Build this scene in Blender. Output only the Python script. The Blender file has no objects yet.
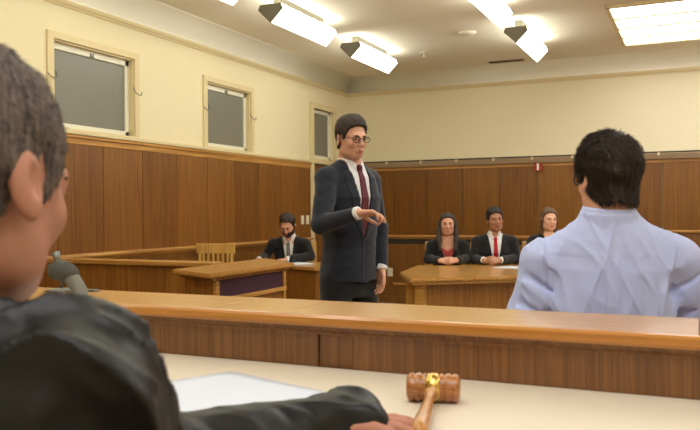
import bpy, bmesh, math, random
import numpy as np
from mathutils import Vector, Matrix
random.seed(7); rng = np.random.default_rng(7)
PI = math.pi
scn = bpy.context.scene
COL = scn.collection

# ------------------------------------------------------------------ camera, world, exposure
EYE = 1.29
def make_camera():
    yaw, pitch, roll = 0.4282, -0.0043, -0.0067
    fw = Vector((-math.sin(yaw)*math.cos(pitch), math.cos(yaw)*math.cos(pitch), math.sin(pitch)))
    r = Vector((math.cos(yaw), math.sin(yaw), 0)); u = r.cross(fw)
    c, s = math.cos(roll), math.sin(roll)
    r2 = c*r + s*u; u2 = -s*r + c*u
    cam = bpy.data.cameras.new('camera'); o = bpy.data.objects.new('camera', cam); COL.objects.link(o)
    m = Matrix((r2, u2, -fw)).transposed().to_4x4(); m.translation = (0, 0, EYE)
    o.matrix_world = m
    cam.sensor_width = 36; cam.lens = 764.4*36/700; cam.clip_start = 0.05
    cam.dof.use_dof = True; cam.dof.focus_distance = 3.6; cam.dof.aperture_fstop = 8.0
    scn.camera = o
make_camera()
w = bpy.data.worlds.new('world'); scn.world = w; w.use_nodes = True
w.node_tree.nodes['Background'].inputs[0].default_value = (1, .9, .75, 1)
w.node_tree.nodes['Background'].inputs[1].default_value = 0.25
scn.view_settings.view_transform = 'Standard'; scn.view_settings.look = 'None'
scn.view_settings.gamma = 1; scn.view_settings.use_curve_mapping = False
scn.view_settings.exposure = -0.40
LAMP = 11.0       # brightness of the lamp diffusers
TROF = 6.8

# ------------------------------------------------------------------ materials
def srgb(r, g, b):
    f = lambda c: ((c/255+.055)/1.055)**2.4 if c > 10 else c/255/12.92
    return (f(r), f(g), f(b), 1)
def mat(name, col, rough=.6, metal=0, spec=.5, noise=0, nscale=20, bump=0, bscale=60, sheen=0, coat=0, sss=0, emit=0):
    m = bpy.data.materials.new(name); m.use_nodes = True; nt = m.node_tree; N = nt.nodes; L = nt.links
    b = N['Principled BSDF']; b.inputs['Base Color'].default_value = col
    b.inputs['Roughness'].default_value = rough; b.inputs['Metallic'].default_value = metal
    b.inputs['Specular IOR Level'].default_value = spec
    b.inputs['Coat Weight'].default_value = coat; b.inputs['Sheen Weight'].default_value = sheen
    if sss: b.inputs['Subsurface Weight'].default_value = sss; b.inputs['Subsurface Radius'].default_value = (.02, .008, .004)
    if emit:
        b.inputs['Emission Color'].default_value = col; b.inputs['Emission Strength'].default_value = emit
    tc = N.new('ShaderNodeTexCoord')
    n = N.new('ShaderNodeTexNoise'); n.inputs['Scale'].default_value = nscale; n.inputs['Detail'].default_value = 4
    L.new(tc.outputs['Object'], n.inputs['Vector'])
    mx = N.new('ShaderNodeMix'); mx.data_type = 'RGBA'
    mx.inputs[6].default_value = tuple(c*(1-noise) for c in col[:3])+(1,); mx.inputs[7].default_value = tuple(min(1, c*(1+noise)) for c in col[:3])+(1,)
    L.new(n.outputs['Fac'], mx.inputs[0]); L.new(mx.outputs[2], b.inputs['Base Color'])
    if bump:
        n2 = N.new('ShaderNodeTexNoise'); n2.inputs['Scale'].default_value = bscale; n2.inputs['Detail'].default_value = 5
        L.new(tc.outputs['Object'], n2.inputs['Vector'])
        bp = N.new('ShaderNodeBump'); bp.inputs['Strength'].default_value = bump; bp.inputs['Distance'].default_value = .01
        L.new(n2.outputs['Fac'], bp.inputs['Height']); L.new(bp.outputs[0], b.inputs['Normal'])
    return m
def wood(name, dark, light, axis='Z', panel=None, rough=.38, coat=.25, fine=1.0, rings=.5):
    """varnished oak: stretched grain along one axis; panel=(axis index, pitch, offset) varies the tone per veneer sheet"""
    m = bpy.data.materials.new(name); m.use_nodes = True; nt = m.node_tree; N = nt.nodes; L = nt.links
    b = N['Principled BSDF']; b.inputs['Roughness'].default_value = rough
    b.inputs['Coat Weight'].default_value = coat; b.inputs['Coat Roughness'].default_value = .2
    tc = N.new('ShaderNodeTexCoord'); mp = N.new('ShaderNodeMapping')
    sc = {'X': (1.5, 60, 60), 'Y': (60, 1.5, 60), 'Z': (60, 60, 1.5)}[axis]
    mp.inputs['Scale'].default_value = tuple(s*fine for s in sc)
    vec = tc.outputs['Object']
    rnd = None
    if panel:
        sp = N.new('ShaderNodeSeparateXYZ'); L.new(vec, sp.inputs[0])
        a = N.new('ShaderNodeMath'); a.operation = 'SUBTRACT'; L.new(sp.outputs[panel[0]], a.inputs[0]); a.inputs[1].default_value = panel[2]
        d = N.new('ShaderNodeMath'); d.operation = 'DIVIDE'; L.new(a.outputs[0], d.inputs[0]); d.inputs[1].default_value = panel[1]
        fl = N.new('ShaderNodeMath'); fl.operation = 'FLOOR'; L.new(d.outputs[0], fl.inputs[0])
        wn = N.new('ShaderNodeTexWhiteNoise'); wn.noise_dimensions = '1D'; L.new(fl.outputs[0], wn.inputs['W'])
        rnd = wn.outputs['Value']
        cb = N.new('ShaderNodeCombineXYZ'); L.new(rnd, cb.inputs[2]); L.new(rnd, cb.inputs[0])
        ad = N.new('ShaderNodeVectorMath'); ad.operation = 'MULTIPLY_ADD'; L.new(cb.outputs[0], ad.inputs[0])
        ad.inputs[1].default_value = (3, 3, 3); L.new(vec, ad.inputs[2]); vec = ad.outputs[0]
    L.new(vec, mp.inputs[0])
    n = N.new('ShaderNodeTexNoise'); n.inputs['Scale'].default_value = 1; n.inputs['Detail'].default_value = 6; n.inputs['Roughness'].default_value = .65
    L.new(mp.outputs[0], n.inputs['Vector'])
    mp2 = N.new('ShaderNodeMapping'); mp2.inputs['Scale'].default_value = tuple(s*fine*.22 for s in sc); L.new(vec, mp2.inputs[0])
    n2 = N.new('ShaderNodeTexNoise'); n2.inputs['Scale'].default_value = 1; n2.inputs['Detail'].default_value = 2; n2.inputs['Distortion'].default_value = 1.2
    L.new(mp2.outputs[0], n2.inputs['Vector'])
    sn = N.new('ShaderNodeMath'); sn.operation = 'MULTIPLY'; sn.inputs[1].default_value = 40; L.new(n2.outputs['Fac'], sn.inputs[0])
    si = N.new('ShaderNodeMath'); si.operation = 'SINE'; L.new(sn.outputs[0], si.inputs[0])
    mr = N.new('ShaderNodeMath'); mr.operation = 'MULTIPLY_ADD'; L.new(si.outputs[0], mr.inputs[0]); mr.inputs[1].default_value = .5*rings*.5
    L.new(n.outputs['Fac'], mr.inputs[2])
    fac = mr.outputs[0]
    if rnd is not None:
        q = N.new('ShaderNodeMath'); q.operation = 'MULTIPLY_ADD'; L.new(rnd, q.inputs[0]); q.inputs[1].default_value = .28; L.new(fac, q.inputs[2])
        q2 = N.new('ShaderNodeMath'); q2.operation = 'SUBTRACT'; L.new(q.outputs[0], q2.inputs[0]); q2.inputs[1].default_value = .14; fac = q2.outputs[0]
    cr = N.new('ShaderNodeValToRGB'); cr.color_ramp.elements[0].position = .22; cr.color_ramp.elements[1].position = .8
    cr.color_ramp.elements[0].color = dark; cr.color_ramp.elements[1].color = light
    L.new(fac, cr.inputs[0]); L.new(cr.outputs[0], b.inputs['Base Color'])
    bp = N.new('ShaderNodeBump'); bp.inputs['Strength'].default_value = .08; bp.inputs['Distance'].default_value = .004
    L.new(n.outputs['Fac'], bp.inputs['Height']); L.new(bp.outputs[0], b.inputs['Normal'])
    return m
M = {}
M['cream_wall'] = mat('cream_paint', srgb(236, 224, 190), .75, noise=.02, bump=.03, bscale=200)
M['cream_trim'] = mat('cream_trim_paint', srgb(226, 208, 164), .5, noise=.02)
M['white_paint'] = mat('white_sash_paint', srgb(232, 228, 212), .45, noise=.02)
M['plaster'] = mat('ceiling_plaster', srgb(240, 232, 216), .9, noise=.03, nscale=3)
M['cove'] = mat('cove_plaster', srgb(250, 246, 234), .9, noise=.02)
M['floor'] = mat('floor_carpet', srgb(140, 118, 98), .95, noise=.2, nscale=80, bump=.3, bscale=300)
M['wood_left'] = wood('oak_panel_side_wall', srgb(110, 66, 24), srgb(150, 98, 42), 'Z', (1, .503, 5.02))
M['wood_back'] = wood('oak_panel_back_wall', srgb(106, 62, 8), srgb(142, 90, 14), 'Z', (0, .5, -2.9))
M['wood_base'] = wood('oak_base_panel', srgb(106, 66, 24), srgb(146, 98, 40), 'Z')
M['wood_railx'] = wood('oak_rail_x', srgb(160, 106, 44), srgb(212, 160, 84), 'X')
M['wood_raily'] = wood('oak_rail_y', srgb(160, 106, 44), srgb(212, 160, 84), 'Y')
M['bench_top'] = wood('bench_top_oak', srgb(176, 122, 46), srgb(212, 160, 72), 'X', rough=.3, coat=.5, rings=.3)
M['bench_edge'] = wood('bench_edge_oak', srgb(160, 100, 36), srgb(204, 140, 62), 'X', rough=.3, coat=.5, rings=.3)
M['riser'] = wood('bench_riser_oak', srgb(98, 60, 24), srgb(136, 90, 42), 'Z', fine=1.7, rings=.55, rough=.45)
M['table_top'] = wood('table_top_oak', srgb(164, 112, 46), srgb(206, 156, 80), 'X', rough=.3, coat=.5)
M['table_body'] = wood('table_body_oak', srgb(118, 72, 24), srgb(166, 112, 46), 'Z')
M['light_oak'] = wood('light_oak', srgb(188, 140, 66), srgb(222, 180, 104), 'Z', coat=.3)
M['purple'] = mat('purple_baize', srgb(70, 38, 52), .95, noise=.12, nscale=120)
M['desk'] = mat('cream_laminate', srgb(222, 210, 192), .5, noise=.02, nscale=10)
M['paper'] = mat('paper', srgb(214, 220, 234), .8, noise=.01)
M['black'] = mat('black_plastic', srgb(24, 24, 26), .5)
M['grey_metal'] = mat('grey_metal', srgb(120, 120, 118), .4, metal=.7)
M['cap_metal'] = mat('lamp_cap_metal', srgb(112, 106, 88), .5, metal=.1)
M['grey_ledge'] = mat('grey_ledge_metal', srgb(176, 152, 124), .5, noise=.05)
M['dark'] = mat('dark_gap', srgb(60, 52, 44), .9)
M['plastic_white'] = mat('white_plastic', srgb(232, 226, 206), .4)
M['red'] = mat('red_plastic', srgb(160, 28, 24), .4)
M['brass'] = mat('brass', srgb(226, 190, 110), .25, metal=1)
M['gavel'] = wood('gavel_walnut', srgb(120, 66, 24), srgb(196, 128, 66), 'X', rough=.3, coat=.6, fine=3)
M['gavel_handle'] = wood('gavel_handle_wood', srgb(150, 92, 34), srgb(206, 146, 72), 'Y', rough=.3, coat=.6, fine=3)
M['foam'] = mat('grey_foam', srgb(86, 84, 76), .95, noise=.2, nscale=300, bump=.6, bscale=500)
M['neck_rubber'] = mat('grey_gooseneck', srgb(112, 108, 96), .6)
def glowmat(name, col, s):
    m = bpy.data.materials.new(name); m.use_nodes = True; b = m.node_tree.nodes['Principled BSDF']
    b.inputs['Base Color'].default_value = (.9, .9, .9, 1); b.inputs['Emission Color'].default_value = col; b.inputs['Emission Strength'].default_value = s
    return m
M['lamp'] = glowmat('lamp_diffuser', (.98, 1, .86, 1), LAMP)
M['troffer'] = glowmat('troffer_diffuser', (.98, .98, 1, 1), TROF)
def wireglass():
    m = mat('wired_obscure_glass', srgb(124, 124, 114), .35, spec=.5)
    nt = m.node_tree; N = nt.nodes; L = nt.links; b = N['Principled BSDF']
    tc = N.new('ShaderNodeTexCoord'); mp = N.new('ShaderNodeMapping'); mp.inputs['Rotation'].default_value = (PI/4, 0, 0)
    L.new(tc.outputs['Object'], mp.inputs[0])
    ck = N.new('ShaderNodeTexWave'); ck.inputs['Scale'].default_value = 16; ck.bands_direction = 'Y'; L.new(mp.outputs[0], ck.inputs[0])
    ck2 = N.new('ShaderNodeTexWave'); ck2.inputs['Scale'].default_value = 16; ck2.bands_direction = 'Z'; L.new(mp.outputs[0], ck2.inputs[0])
    ml = N.new('ShaderNodeMath'); ml.operation = 'MAXIMUM'; L.new(ck.outputs['Fac'], ml.inputs[0]); L.new(ck2.outputs['Fac'], ml.inputs[1])
    cr = N.new('ShaderNodeValToRGB'); cr.color_ramp.elements[0].position = .8; cr.color_ramp.elements[0].color = srgb(130, 128, 118)
    cr.color_ramp.elements[1].color = srgb(112, 110, 102); L.new(ml.outputs[0], cr.inputs[0]); L.new(cr.outputs[0], b.inputs['Base Color'])
    return m
M['glass'] = wireglass()

# ------------------------------------------------------------------ mesh helpers
class MB:
    def __init__(s): s.bm = bmesh.new()
    def box(s, x0, x1, y0, y1, z0, z1, bev=0, seg=2):
        b = bmesh.new(); bmesh.ops.create_cube(b, size=1)
        bmesh.ops.scale(b, vec=(x1-x0, y1-y0, z1-z0), verts=b.verts)
        bmesh.ops.translate(b, vec=((x0+x1)/2, (y0+y1)/2, (z0+z1)/2), verts=b.verts)
        if bev: bmesh.ops.bevel(b, geom=b.edges[:], offset=bev, segments=seg, affect='EDGES', profile=.6)
        s._add(b); return s
    def _add(s, b, mtx=None):
        if mtx is not None: bmesh.ops.transform(b, matrix=mtx, verts=b.verts)
        me = bpy.data.meshes.new('t'); b.to_mesh(me); b.free(); s.bm.from_mesh(me); bpy.data.meshes.remove(me)
    def prism(s, poly, z0, z1, bev=0):
        b = bmesh.new(); vs = [b.verts.new((x, y, z0)) for x, y in poly]; f = b.faces.new(vs)
        r = bmesh.ops.extrude_face_region(b, geom=[f]); bmesh.ops.translate(b, vec=(0, 0, z1-z0), verts=[v for v in r['geom'] if isinstance(v, bmesh.types.BMVert)])
        bmesh.ops.recalc_face_normals(b, faces=b.faces)
        if bev: bmesh.ops.bevel(b, geom=b.edges[:], offset=bev, segments=2, affect='EDGES')
        s._add(b); return s
    def extrude(s, prof, p0, p1, up=(0, 0, 1)):
        """profile [(a,b)] in the plane across p0->p1: a sideways, b up"""
        p0, p1 = Vector(p0), Vector(p1); d = (p1-p0).normalized(); up = Vector(up); sd = d.cross(up).normalized(); up = sd.cross(d)
        b = bmesh.new(); A = [b.verts.new(p0+sd*a+up*c) for a, c in prof]; B = [b.verts.new(p1+sd*a+up*c) for a, c in prof]; n = len(prof)
        for i in range(n): b.faces.new((A[i], A[(i+1) % n], B[(i+1) % n], B[i]))
        b.faces.new(A[::-1]); b.faces.new(B); bmesh.ops.recalc_face_normals(b, faces=b.faces); s._add(b); return s
    def tube(s, pts, r, n=10, cap=True):
        pts = [Vector(p) for p in pts]; rs = r if isinstance(r, (list, tuple)) else [r]*len(pts)
        b = bmesh.new(); rings = []; prev = None
        for i, p in enumerate(pts):
            t = (pts[min(i+1, len(pts)-1)]-pts[max(i-1, 0)]).normalized()
            if prev is None: a = t.orthogonal().normalized()
            else: a = (prev-t*prev.dot(t)).normalized()
            prev = a; c = t.cross(a)
            rings.append([b.verts.new(p+(a*math.cos(k*2*PI/n)+c*math.sin(k*2*PI/n))*rs[i]) for k in range(n)])
        for i in range(len(rings)-1):
            for k in range(n): b.faces.new((rings[i][k], rings[i][(k+1) % n], rings[i+1][(k+1) % n], rings[i+1][k]))
        if cap: b.faces.new(rings[0][::-1]); b.faces.new(rings[-1])
        s._add(b); return s
    def lathe(s, prof, mtx=None, n=32):
        """prof [(r,z)] about Z"""
        b = bmesh.new(); rings = [[b.verts.new((r*math.cos(k*2*PI/n), r*math.sin(k*2*PI/n), z)) for k in range(n)] for r, z in prof]
        for i in range(len(rings)-1):
            for k in range(n): b.faces.new((rings[i][k], rings[i][(k+1) % n], rings[i+1][(k+1) % n], rings[i+1][k]))
        b.faces.new(rings[0][::-1]); b.faces.new(rings[-1]); bmesh.ops.recalc_face_normals(b, faces=b.faces); s._add(b, mtx); return s
    def build(s, name, m, parent=None, smooth=False):
        me = bpy.data.meshes.new(name); s.bm.to_mesh(me); s.bm.free()
        me.materials.append(M[m] if isinstance(m, str) else m)
        if smooth: me.polygons.foreach_set('use_smooth', [True]*len(me.polygons))
        o = bpy.data.objects.new(name, me); COL.objects.link(o)
        if parent: o.parent = parent
        return o
def tag(o, label, cat, group=None, kind=None):
    o['label'] = label; o['category'] = cat
    if group: o['group'] = group
    if kind: o['kind'] = kind
    return o
def struct(o): o['kind'] = 'structure'; return o
def empty(name, loc=(0, 0, 0), rz=0):
    o = bpy.data.objects.new(name, None); COL.objects.link(o); o.location = loc; o.rotation_euler = (0, 0, rz); o.empty_display_size = .1; return o
def copy_tree(o, parent=None):
    c = o.copy(); COL.objects.link(c)
    if parent: c.parent = parent
    for ch in list(o.children): copy_tree(ch, c)
    return c

# ------------------------------------------------------------------ room shell
XL, XR, YB, YR = -4.605, 3.6, 10.037, -1.6
ZC, ZW, ZR = 2.97, 1.914, .935      # crown, wainscot top, chair rail
ZTOP = 3.19
DY0, DY1 = 8.93, 9.52               # door opening in the side wall
# openings in left wall: windows
WINS = [(4.49, 5.43, 1.96, 2.665), (6.545, 7.385, 1.96, 2.64)]
struct(MB().box(XL-.2, XR+.2, YR-.2, YB+.2, -.1, 0).build('floor', 'floor'))
struct(MB().box(XL-.2, XR+.2, YR-.2, YB+.2, ZTOP, ZTOP+.1).build('ceiling', 'plaster'))
def left_wall():
    m = MB(); x0, x1 = XL-.16, XL
    cuts = [(a, b, z0, z1) for a, b, z0, z1 in WINS] + [(DY0, DY1, 0, 2.665)]
    y = YR-.2
    for a, b, z0, z1 in cuts:
        m.box(x0, x1, y, a, 0, ZTOP); m.box(x0, x1, a, b, z1, ZTOP)
        if z0 > 0: m.box(x0, x1, a, b, 0, z0)
        y = b
    m.box(x0, x1, y, YB, 0, ZTOP)
    return struct(m.build('wall_left', 'cream_wall'))
wl = left_wall()
wb = struct(MB().box(XL-.16, XR+.16, YB, YB+.16, 0, ZTOP).build('wall_back', 'cream_wall'))
wr = struct(MB().box(XR, XR+.16, YR, YB, 0, ZTOP).build('wall_right', 'cream_wall'))
wf = struct(MB().box(XL-.16, XR+.16, YR-.16, YR, 0, ZTOP).build('wall_front', 'cream_wall'))
# cove: concave plaster quarter from crown to ceiling, with sealed back
def cove():
    R = ZTOP-ZC-.02; m = MB()
    prof = [(0, 0)] + [(R*(1-math.cos(a)), R*math.sin(a)) for a in [PI/2*k/8 for k in range(9)]] + [(R, R+.02), (0, R+.02)]
    # profile a measured away from wall
    m.extrude([(a, b) for a, b in prof], (XL, YR, ZC+.02), (XL, YB, ZC+.02))
    m.extrude([(a, b) for a, b in prof], (XL, YB, ZC+.02), (XR, YB, ZC+.02))
    m.extrude([(a, b) for a, b in prof], (XR, YB, ZC+.02), (XR, YR, ZC+.02))
    return m
struct(cove().build('trim_1', 'cove', smooth=True))
crown_prof = [(0, -.03), (.012, -.03), (.018, -.015), (.03, -.005), (.034, .012), (.03, .022), (0, .022)]
struct(MB().extrude(crown_prof, (XL, YR, ZC), (XL, YB, ZC)).build('trim_2', 'cream_trim'))
struct(MB().extrude(crown_prof, (XL, YB, ZC), (XR, YB, ZC)).build('trim_3', 'cream_trim'))
# wainscot on the left wall
m = MB(); yy = 5.02-.503*14
while yy < 8.8:
    a, b = yy+.003, min(yy+.503-.003, 8.81)
    if b-a > .05: m.box(XL, XL+.022, max(a, YR), b, ZR, ZW-.06, .003)
    yy += .503
m.build('wainscot_panel', 'wood_left', wl)
m = MB(); yy = 5.02-.503*14
while yy < 8.8:
    m.box(XL, XL+.02, max(yy+.002, YR), min(yy+1.006-.002, 8.81), .1, ZR-.1, .002); yy += 1.006
m.build('base_panel', 'wood_base', wl)
MB().box(XL, XL+.028, YR, 8.81, ZW-.062, ZW-.008, .003).box(XL, XL+.042, YR, 8.82, ZW-.012, ZW+.012, .004).build('wainscot_cap', 'wood_raily', wl)
MB().extrude([(0, -.03), (.024, -.03), (.03, -.012), (.06, -.006), (.066, .01), (.06, .024), (0, .03)], (XL, YR, ZR), (XL, 8.81, ZR)).build('chair_rail', 'wood_raily', wl)
MB().box(XL, XL+.012, YR, 8.81, ZR-.1, ZR-.03).build('shadow_strip', 'wood_base', wl)
struct(MB().box(XL, XL+.03, YR, 8.81, 0, .1, .005).build('baseboard_left', 'wood_base'))
MB().box(XL, XL+.05, YR, 8.82, ZW+.014, ZW+.046, .006).build('sill_moulding', 'cream_trim', wl)
# wainscot on the back wall
m = MB(); xx = -2.9-.5*4
while xx < XR:
    m.box(max(xx+.003, XL), min(xx+.497, XR), YB-.022, YB, ZR, ZW-.03, .003); xx += .5
m.build('wainscot_panel', 'wood_back', wb)
m = MB(); xx = -4.55
while xx < XR:
    m.box(xx+.002, min(xx+.998, XR), YB-.02, YB, .1, ZR-.1, .002); xx += 1.0
m.build('base_panel', 'wood_base', wb)
MB().box(XL, XR, YB-.03, YB, ZW-.05, ZW-.005, .003).build('wainscot_cap', 'wood_railx', wb)
MB().extrude([(0, -.03), (.024, -.03), (.03, -.012), (.06, -.006), (.066, .01), (.06, .024), (0, .03)], (XL, YB, ZR), (XR, YB, ZR)).build('chair_rail', 'wood_railx', wb)
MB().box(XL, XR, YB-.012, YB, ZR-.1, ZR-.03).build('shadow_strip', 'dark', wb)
struct(MB().box(XL, XR, YB-.03, YB, 0, .1, .005).build('baseboard_back', 'wood_base'))
MB().box(XL+.7, XR, YB-.035, YB-.018, .26, .29, .004).build('panel_moulding', 'wood_railx', wb)
# grey channel ledge with dividers along the back wainscot
led = empty('wall_ledge', (0, YB, ZW)); tag(led, 'long grey metal channel ledge running along the top of the back wall panelling', 'ledge')
MB().extrude([(-.004, 0), (.006, 0), (.006, .085), (-.004, .085)], (XL, -.0, 0), (XR, -.0, 0)).build('back_plate', 'dark', led)
MB().extrude([(.006, -.008), (.07, -.008), (.104, .055), (.098, .060), (.066, .0), (.006, .0)], (XL, 0, 0), (XR, 0, 0)).build('channel', 'grey_ledge', led)
xx = -3.47-.505*2
while xx < XR:
    MB().box(xx-.012, xx+.012, -.108, 0, .03, .068, .004).build('bracket', 'cream_trim', led); xx += .505

# windows
def window(n, y0, y1, z0, z1, hooks=True):
    t = struct(empty('window_%d' % n, (XL, (y0+y1)/2, z0))); yc = (y0+y1)/2
    def B(a, b, c, d, e, f, bev=.004): return (a-XL, b-XL, c-yc, d-yc, e-z0, f-z0, bev)
    m = MB()
    cz = z1+.058
    m.box(*B(XL, XL+.022, y0-.065, y0, z0, z1+.003)); m.box(*B(XL, XL+.022, y1, y1+.062, z0, z1+.003)); m.box(*B(XL, XL+.024, y0-.065, y1+.062, z1, cz))
    m.build('casing', 'cream_trim', t)
    MB().box(*B(XL-.14, XL+.002, y0-.001, y0+.012, z0, z1, 0)).box(*B(XL-.14, XL+.002, y1-.012, y1+.001, z0, z1, 0)).box(*B(XL-.14, XL+.002, y0, y1, z1-.012, z1+.001, 0)).box(*B(XL-.14, XL+.02, y0, y1, z0-.001, z0+.014, 0)).build('reveal', 'cream_trim', t)
    xa, xb = XL-.075, XL-.04
    a0, a1, b0, b1 = y0+.012, y1-.012, z0+.014, z1-.012
    s = MB(); sw = .045
    s.box(*B(xa, xb, a0, a0+sw, b0, b1)); s.box(*B(xa, xb, a1-sw, a1, b0, b1)); s.box(*B(xa, xb, a0, a1, b1-sw-.008, b1)); s.box(*B(xa, xb, a0, a1, b0, b0+sw))
    sash = s.build('sash', 'white_paint', t)
    MB().box(*B(XL-.065, XL-.058, a0+sw, a1-sw, b0+sw, b1-sw-.008, 0)).build('pane', 'glass', t)
    MB().box(*B(xb, xb+.012, yc-.02, yc+.02, b1-.05, b1-.02, .003)).tube([(xb+.01-XL, 0, b1-.04-z0), (xb+.02-XL, 0, b1-.06-z0)], .004, 8).build('catch', 'grey_metal', t)
    if hooks:
        for ys, sg in ((y1+.02, 1), (y0-.02, -1)):
            zc = (z0+z1)/2+.05-z0; pts = []
            for k in range(13):
                a = PI*k/12; pts.append((.03+.02*math.sin(a), ys-yc+sg*(.01-.045*math.cos(a)), zc+.02-.035*math.sin(a)))
            MB().tube([(0.02, ys-yc-sg*.035, zc+.05)]+pts, .0045, 8).build('hook', 'grey_metal', t, True)
    return t
window(1, *WINS[0]); window(2, *WINS[1])
# door with transom in the side wall
d = struct(empty('door_1', (XL, DY0, 0)))
def D(a, b, c, e, f, g, bev=.004): return (a-XL, b-XL, c-DY0, e-DY0, f, g, bev)
MB().box(*D(XL, XL+.025, DY0-.1, DY0, 0, 2.66)).box(*D(XL, XL+.025, DY1, DY1+.1, 0, 2.66)).box(*D(XL, XL+.028, DY0-.1, DY1+.1, 2.655, 2.73)).box(*D(XL-.14, XL+.015, DY0, DY1, 1.93, 2.0)).build('casing', 'cream_trim', d)
MB().box(*D(XL-.09, XL-.045, DY0+.005, DY1-.005, .01, 1.92)).box(*D(XL-.045, XL-.038, DY0+.1, DY1-.1, .2, .85)).box(*D(XL-.045, XL-.038, DY0+.1, DY1-.1, 1.0, 1.8)).build('door_leaf', 'wood_base', d)
MB().tube([(-.045, .5, .95), (.0, .5, .95)], .012).build('door_handle', 'brass', d)
tw = struct(empty('window_3', (XL, (DY0+DY1)/2, 2.0)))
yc = (DY0+DY1)/2; hw = (DY1-DY0)/2
m = MB(); m.box(-.07, -.035, -hw, -hw+.045, 0, .655, .004).box(-.07, -.035, hw-.045, hw, 0, .655, .004).box(-.07, -.035, -hw, hw, .605, .655, .004).box(-.07, -.035, -hw, hw, 0, .045, .004)
m.build('sash', 'white_paint', tw)
MB().box(-.06, -.052, -hw+.045, hw-.045, .045, .605).build('pane', 'glass', tw)
# behind the openings: a corridor wall so that the panes have something dim behind them
struct(MB().box(XL-1.3, XL-1.2, 3, YB+.2, 0, ZTOP).build('wall_corridor', 'cream_wall'))

# small fittings on walls and ceiling
m = tag(empty('light_switch', (XL, 8.58, 1.19)), 'white light switch plate on the side wall, further from the door casing', 'switch', 'light switches')
MB().box(.022, .03, -.035, .035, -.057, .057, .003).build('switch_plate', 'plastic_white', m); MB().box(.03, .036, -.006, .006, -.012, .012, .002).build('toggle', 'plastic_white', m)
c = copy_tree(m); c.location = (XL, 8.72, 1.19); c['label'] = 'white light switch plate on the side wall, the one next to the door casing'
m = tag(empty('power_outlet', (-3.955, YB, .437)), 'cream power outlet plate low on the panelled back wall', 'outlet')
MB().box(-.038, .038, -.03, -.02, -.06, .06, .003).build('outlet_plate', 'plastic_white', m)
for z in (-.025, .025): MB().box(-.014, .014, -.033, -.029, z-.014, z+.014, .004).build('socket', 'plastic_white', m)
m = tag(empty('fire_alarm', (-1.885, YB-.022, 1.852)), 'small red fire alarm pull station with white bar on the back wall panelling', 'alarm')
MB().box(-.05, .05, -.04, 0, -.055, .055, .006).build('alarm_box', 'red', m); MB().box(-.014, .014, -.046, -.038, -.045, .045, .004).build('pull_bar', 'plastic_white', m)
m = tag(empty('air_vent', (-2.21, 9.63, ZTOP)), 'dark slotted air vent set in the ceiling near the back wall', 'vent')
MB().box(-.23, .23, -.05, .05, -.012, 0, .003).build('vent_frame', 'grey_ledge', m)
v = MB()
for k in range(5): v.box(-.21, .21, -.04+.018*k, -.03+.018*k, -.016, -.008)
v.build('louvre', 'dark', m)
m = tag(empty('smoke_detector', (-2.23, 7.92, ZTOP)), 'flat round cream smoke detector on the ceiling', 'detector')
MB().lathe([(.001, -.03), (.07, -.03), (.09, -.015), (.095, 0), (.001, 0)]).build('detector_body', 'plaster', m, True)
m = tag(empty('fire_sprinkler', (-2.98, 8.68, ZTOP)), 'small white sprinkler head hanging from the ceiling', 'sprinkler')
MB().lathe([(.001, -.012), (.04, -.01), (.045, 0), (.001, 0)]).build('escutcheon', 'plastic_white', m, True)
MB().lathe([(.001, -.07), (.03, -.07), (.03, -.066), (.008, -.06), (.008, -.01), (.001, -.01)], n=16).build('nozzle', 'plastic_white', m, True)

# ------------------------------------------------------------------ ceiling lamps
def make_lamp():
    t = empty('ceiling_light', (0, 0, ZTOP)); L = 1.1
    # wedge section: point at bottom, sloped faces, short upright cheeks
    P = [(0, -.25), (.118, -.135), (.10, -.09), (-.10, -.09), (-.118, -.135)]
    MB().extrude([(a*.97, b*.985 if b < -.05 else b) for a, b in P], (0, .02, 0), (0, L, 0)).build('diffuser', 'lamp', t)
    MB().extrude([(a*1.02, b*1.01) for a, b in P], (0, 0, 0), (0, .02, 0)).build('end_cap', 'cap_metal', t)
    MB().box(-.125, -.05, L, L+.012, -.10, -.085, .002).build('end_clip', 'cap_metal', t)
    MB().box(-.035, .035, .12, L-.12, -.095, 0, .004).build('mounting_box', 'cap_metal', t)
    return t
lampz = [(-3.38, 5.76), (-3.38, 7.44), (-1.63, 5.76), (-1.63, 7.52),
         (-3.38, 4.08), (-3.38, 2.4), (-1.63, 4.08), (-1.63, 2.4), (-3.38, .72), (-1.63, .72), (-1.63, -.96), (2.2, -.96), (2.2, .72),  # from this row on: unseen lamps added to light bench and foreground
         (2.2, 5.76), (2.2, 4.08), (2.2, 2.4)]
lab = ['wedge ceiling light near the side wall, furthest from the corner, with grey end cap',
       'wedge ceiling light nearest the corner of the room beside the side wall',
       'wedge ceiling light cut by the top of the picture between the two rows',
       'wedge ceiling light with grey end cap close to the ceiling air vent']
lamp0 = make_lamp()
for i, (x, y) in enumerate(lampz):
    o = lamp0 if i == 0 else copy_tree(lamp0)
    o.location = (x, y, ZTOP)
    tag(o, lab[i] if i < 4 else 'wedge ceiling light added out of view to light the well and bench', 'ceiling light', 'wedge ceiling lights' if i < 4 else 'wedge ceiling lights added out of view')
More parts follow.
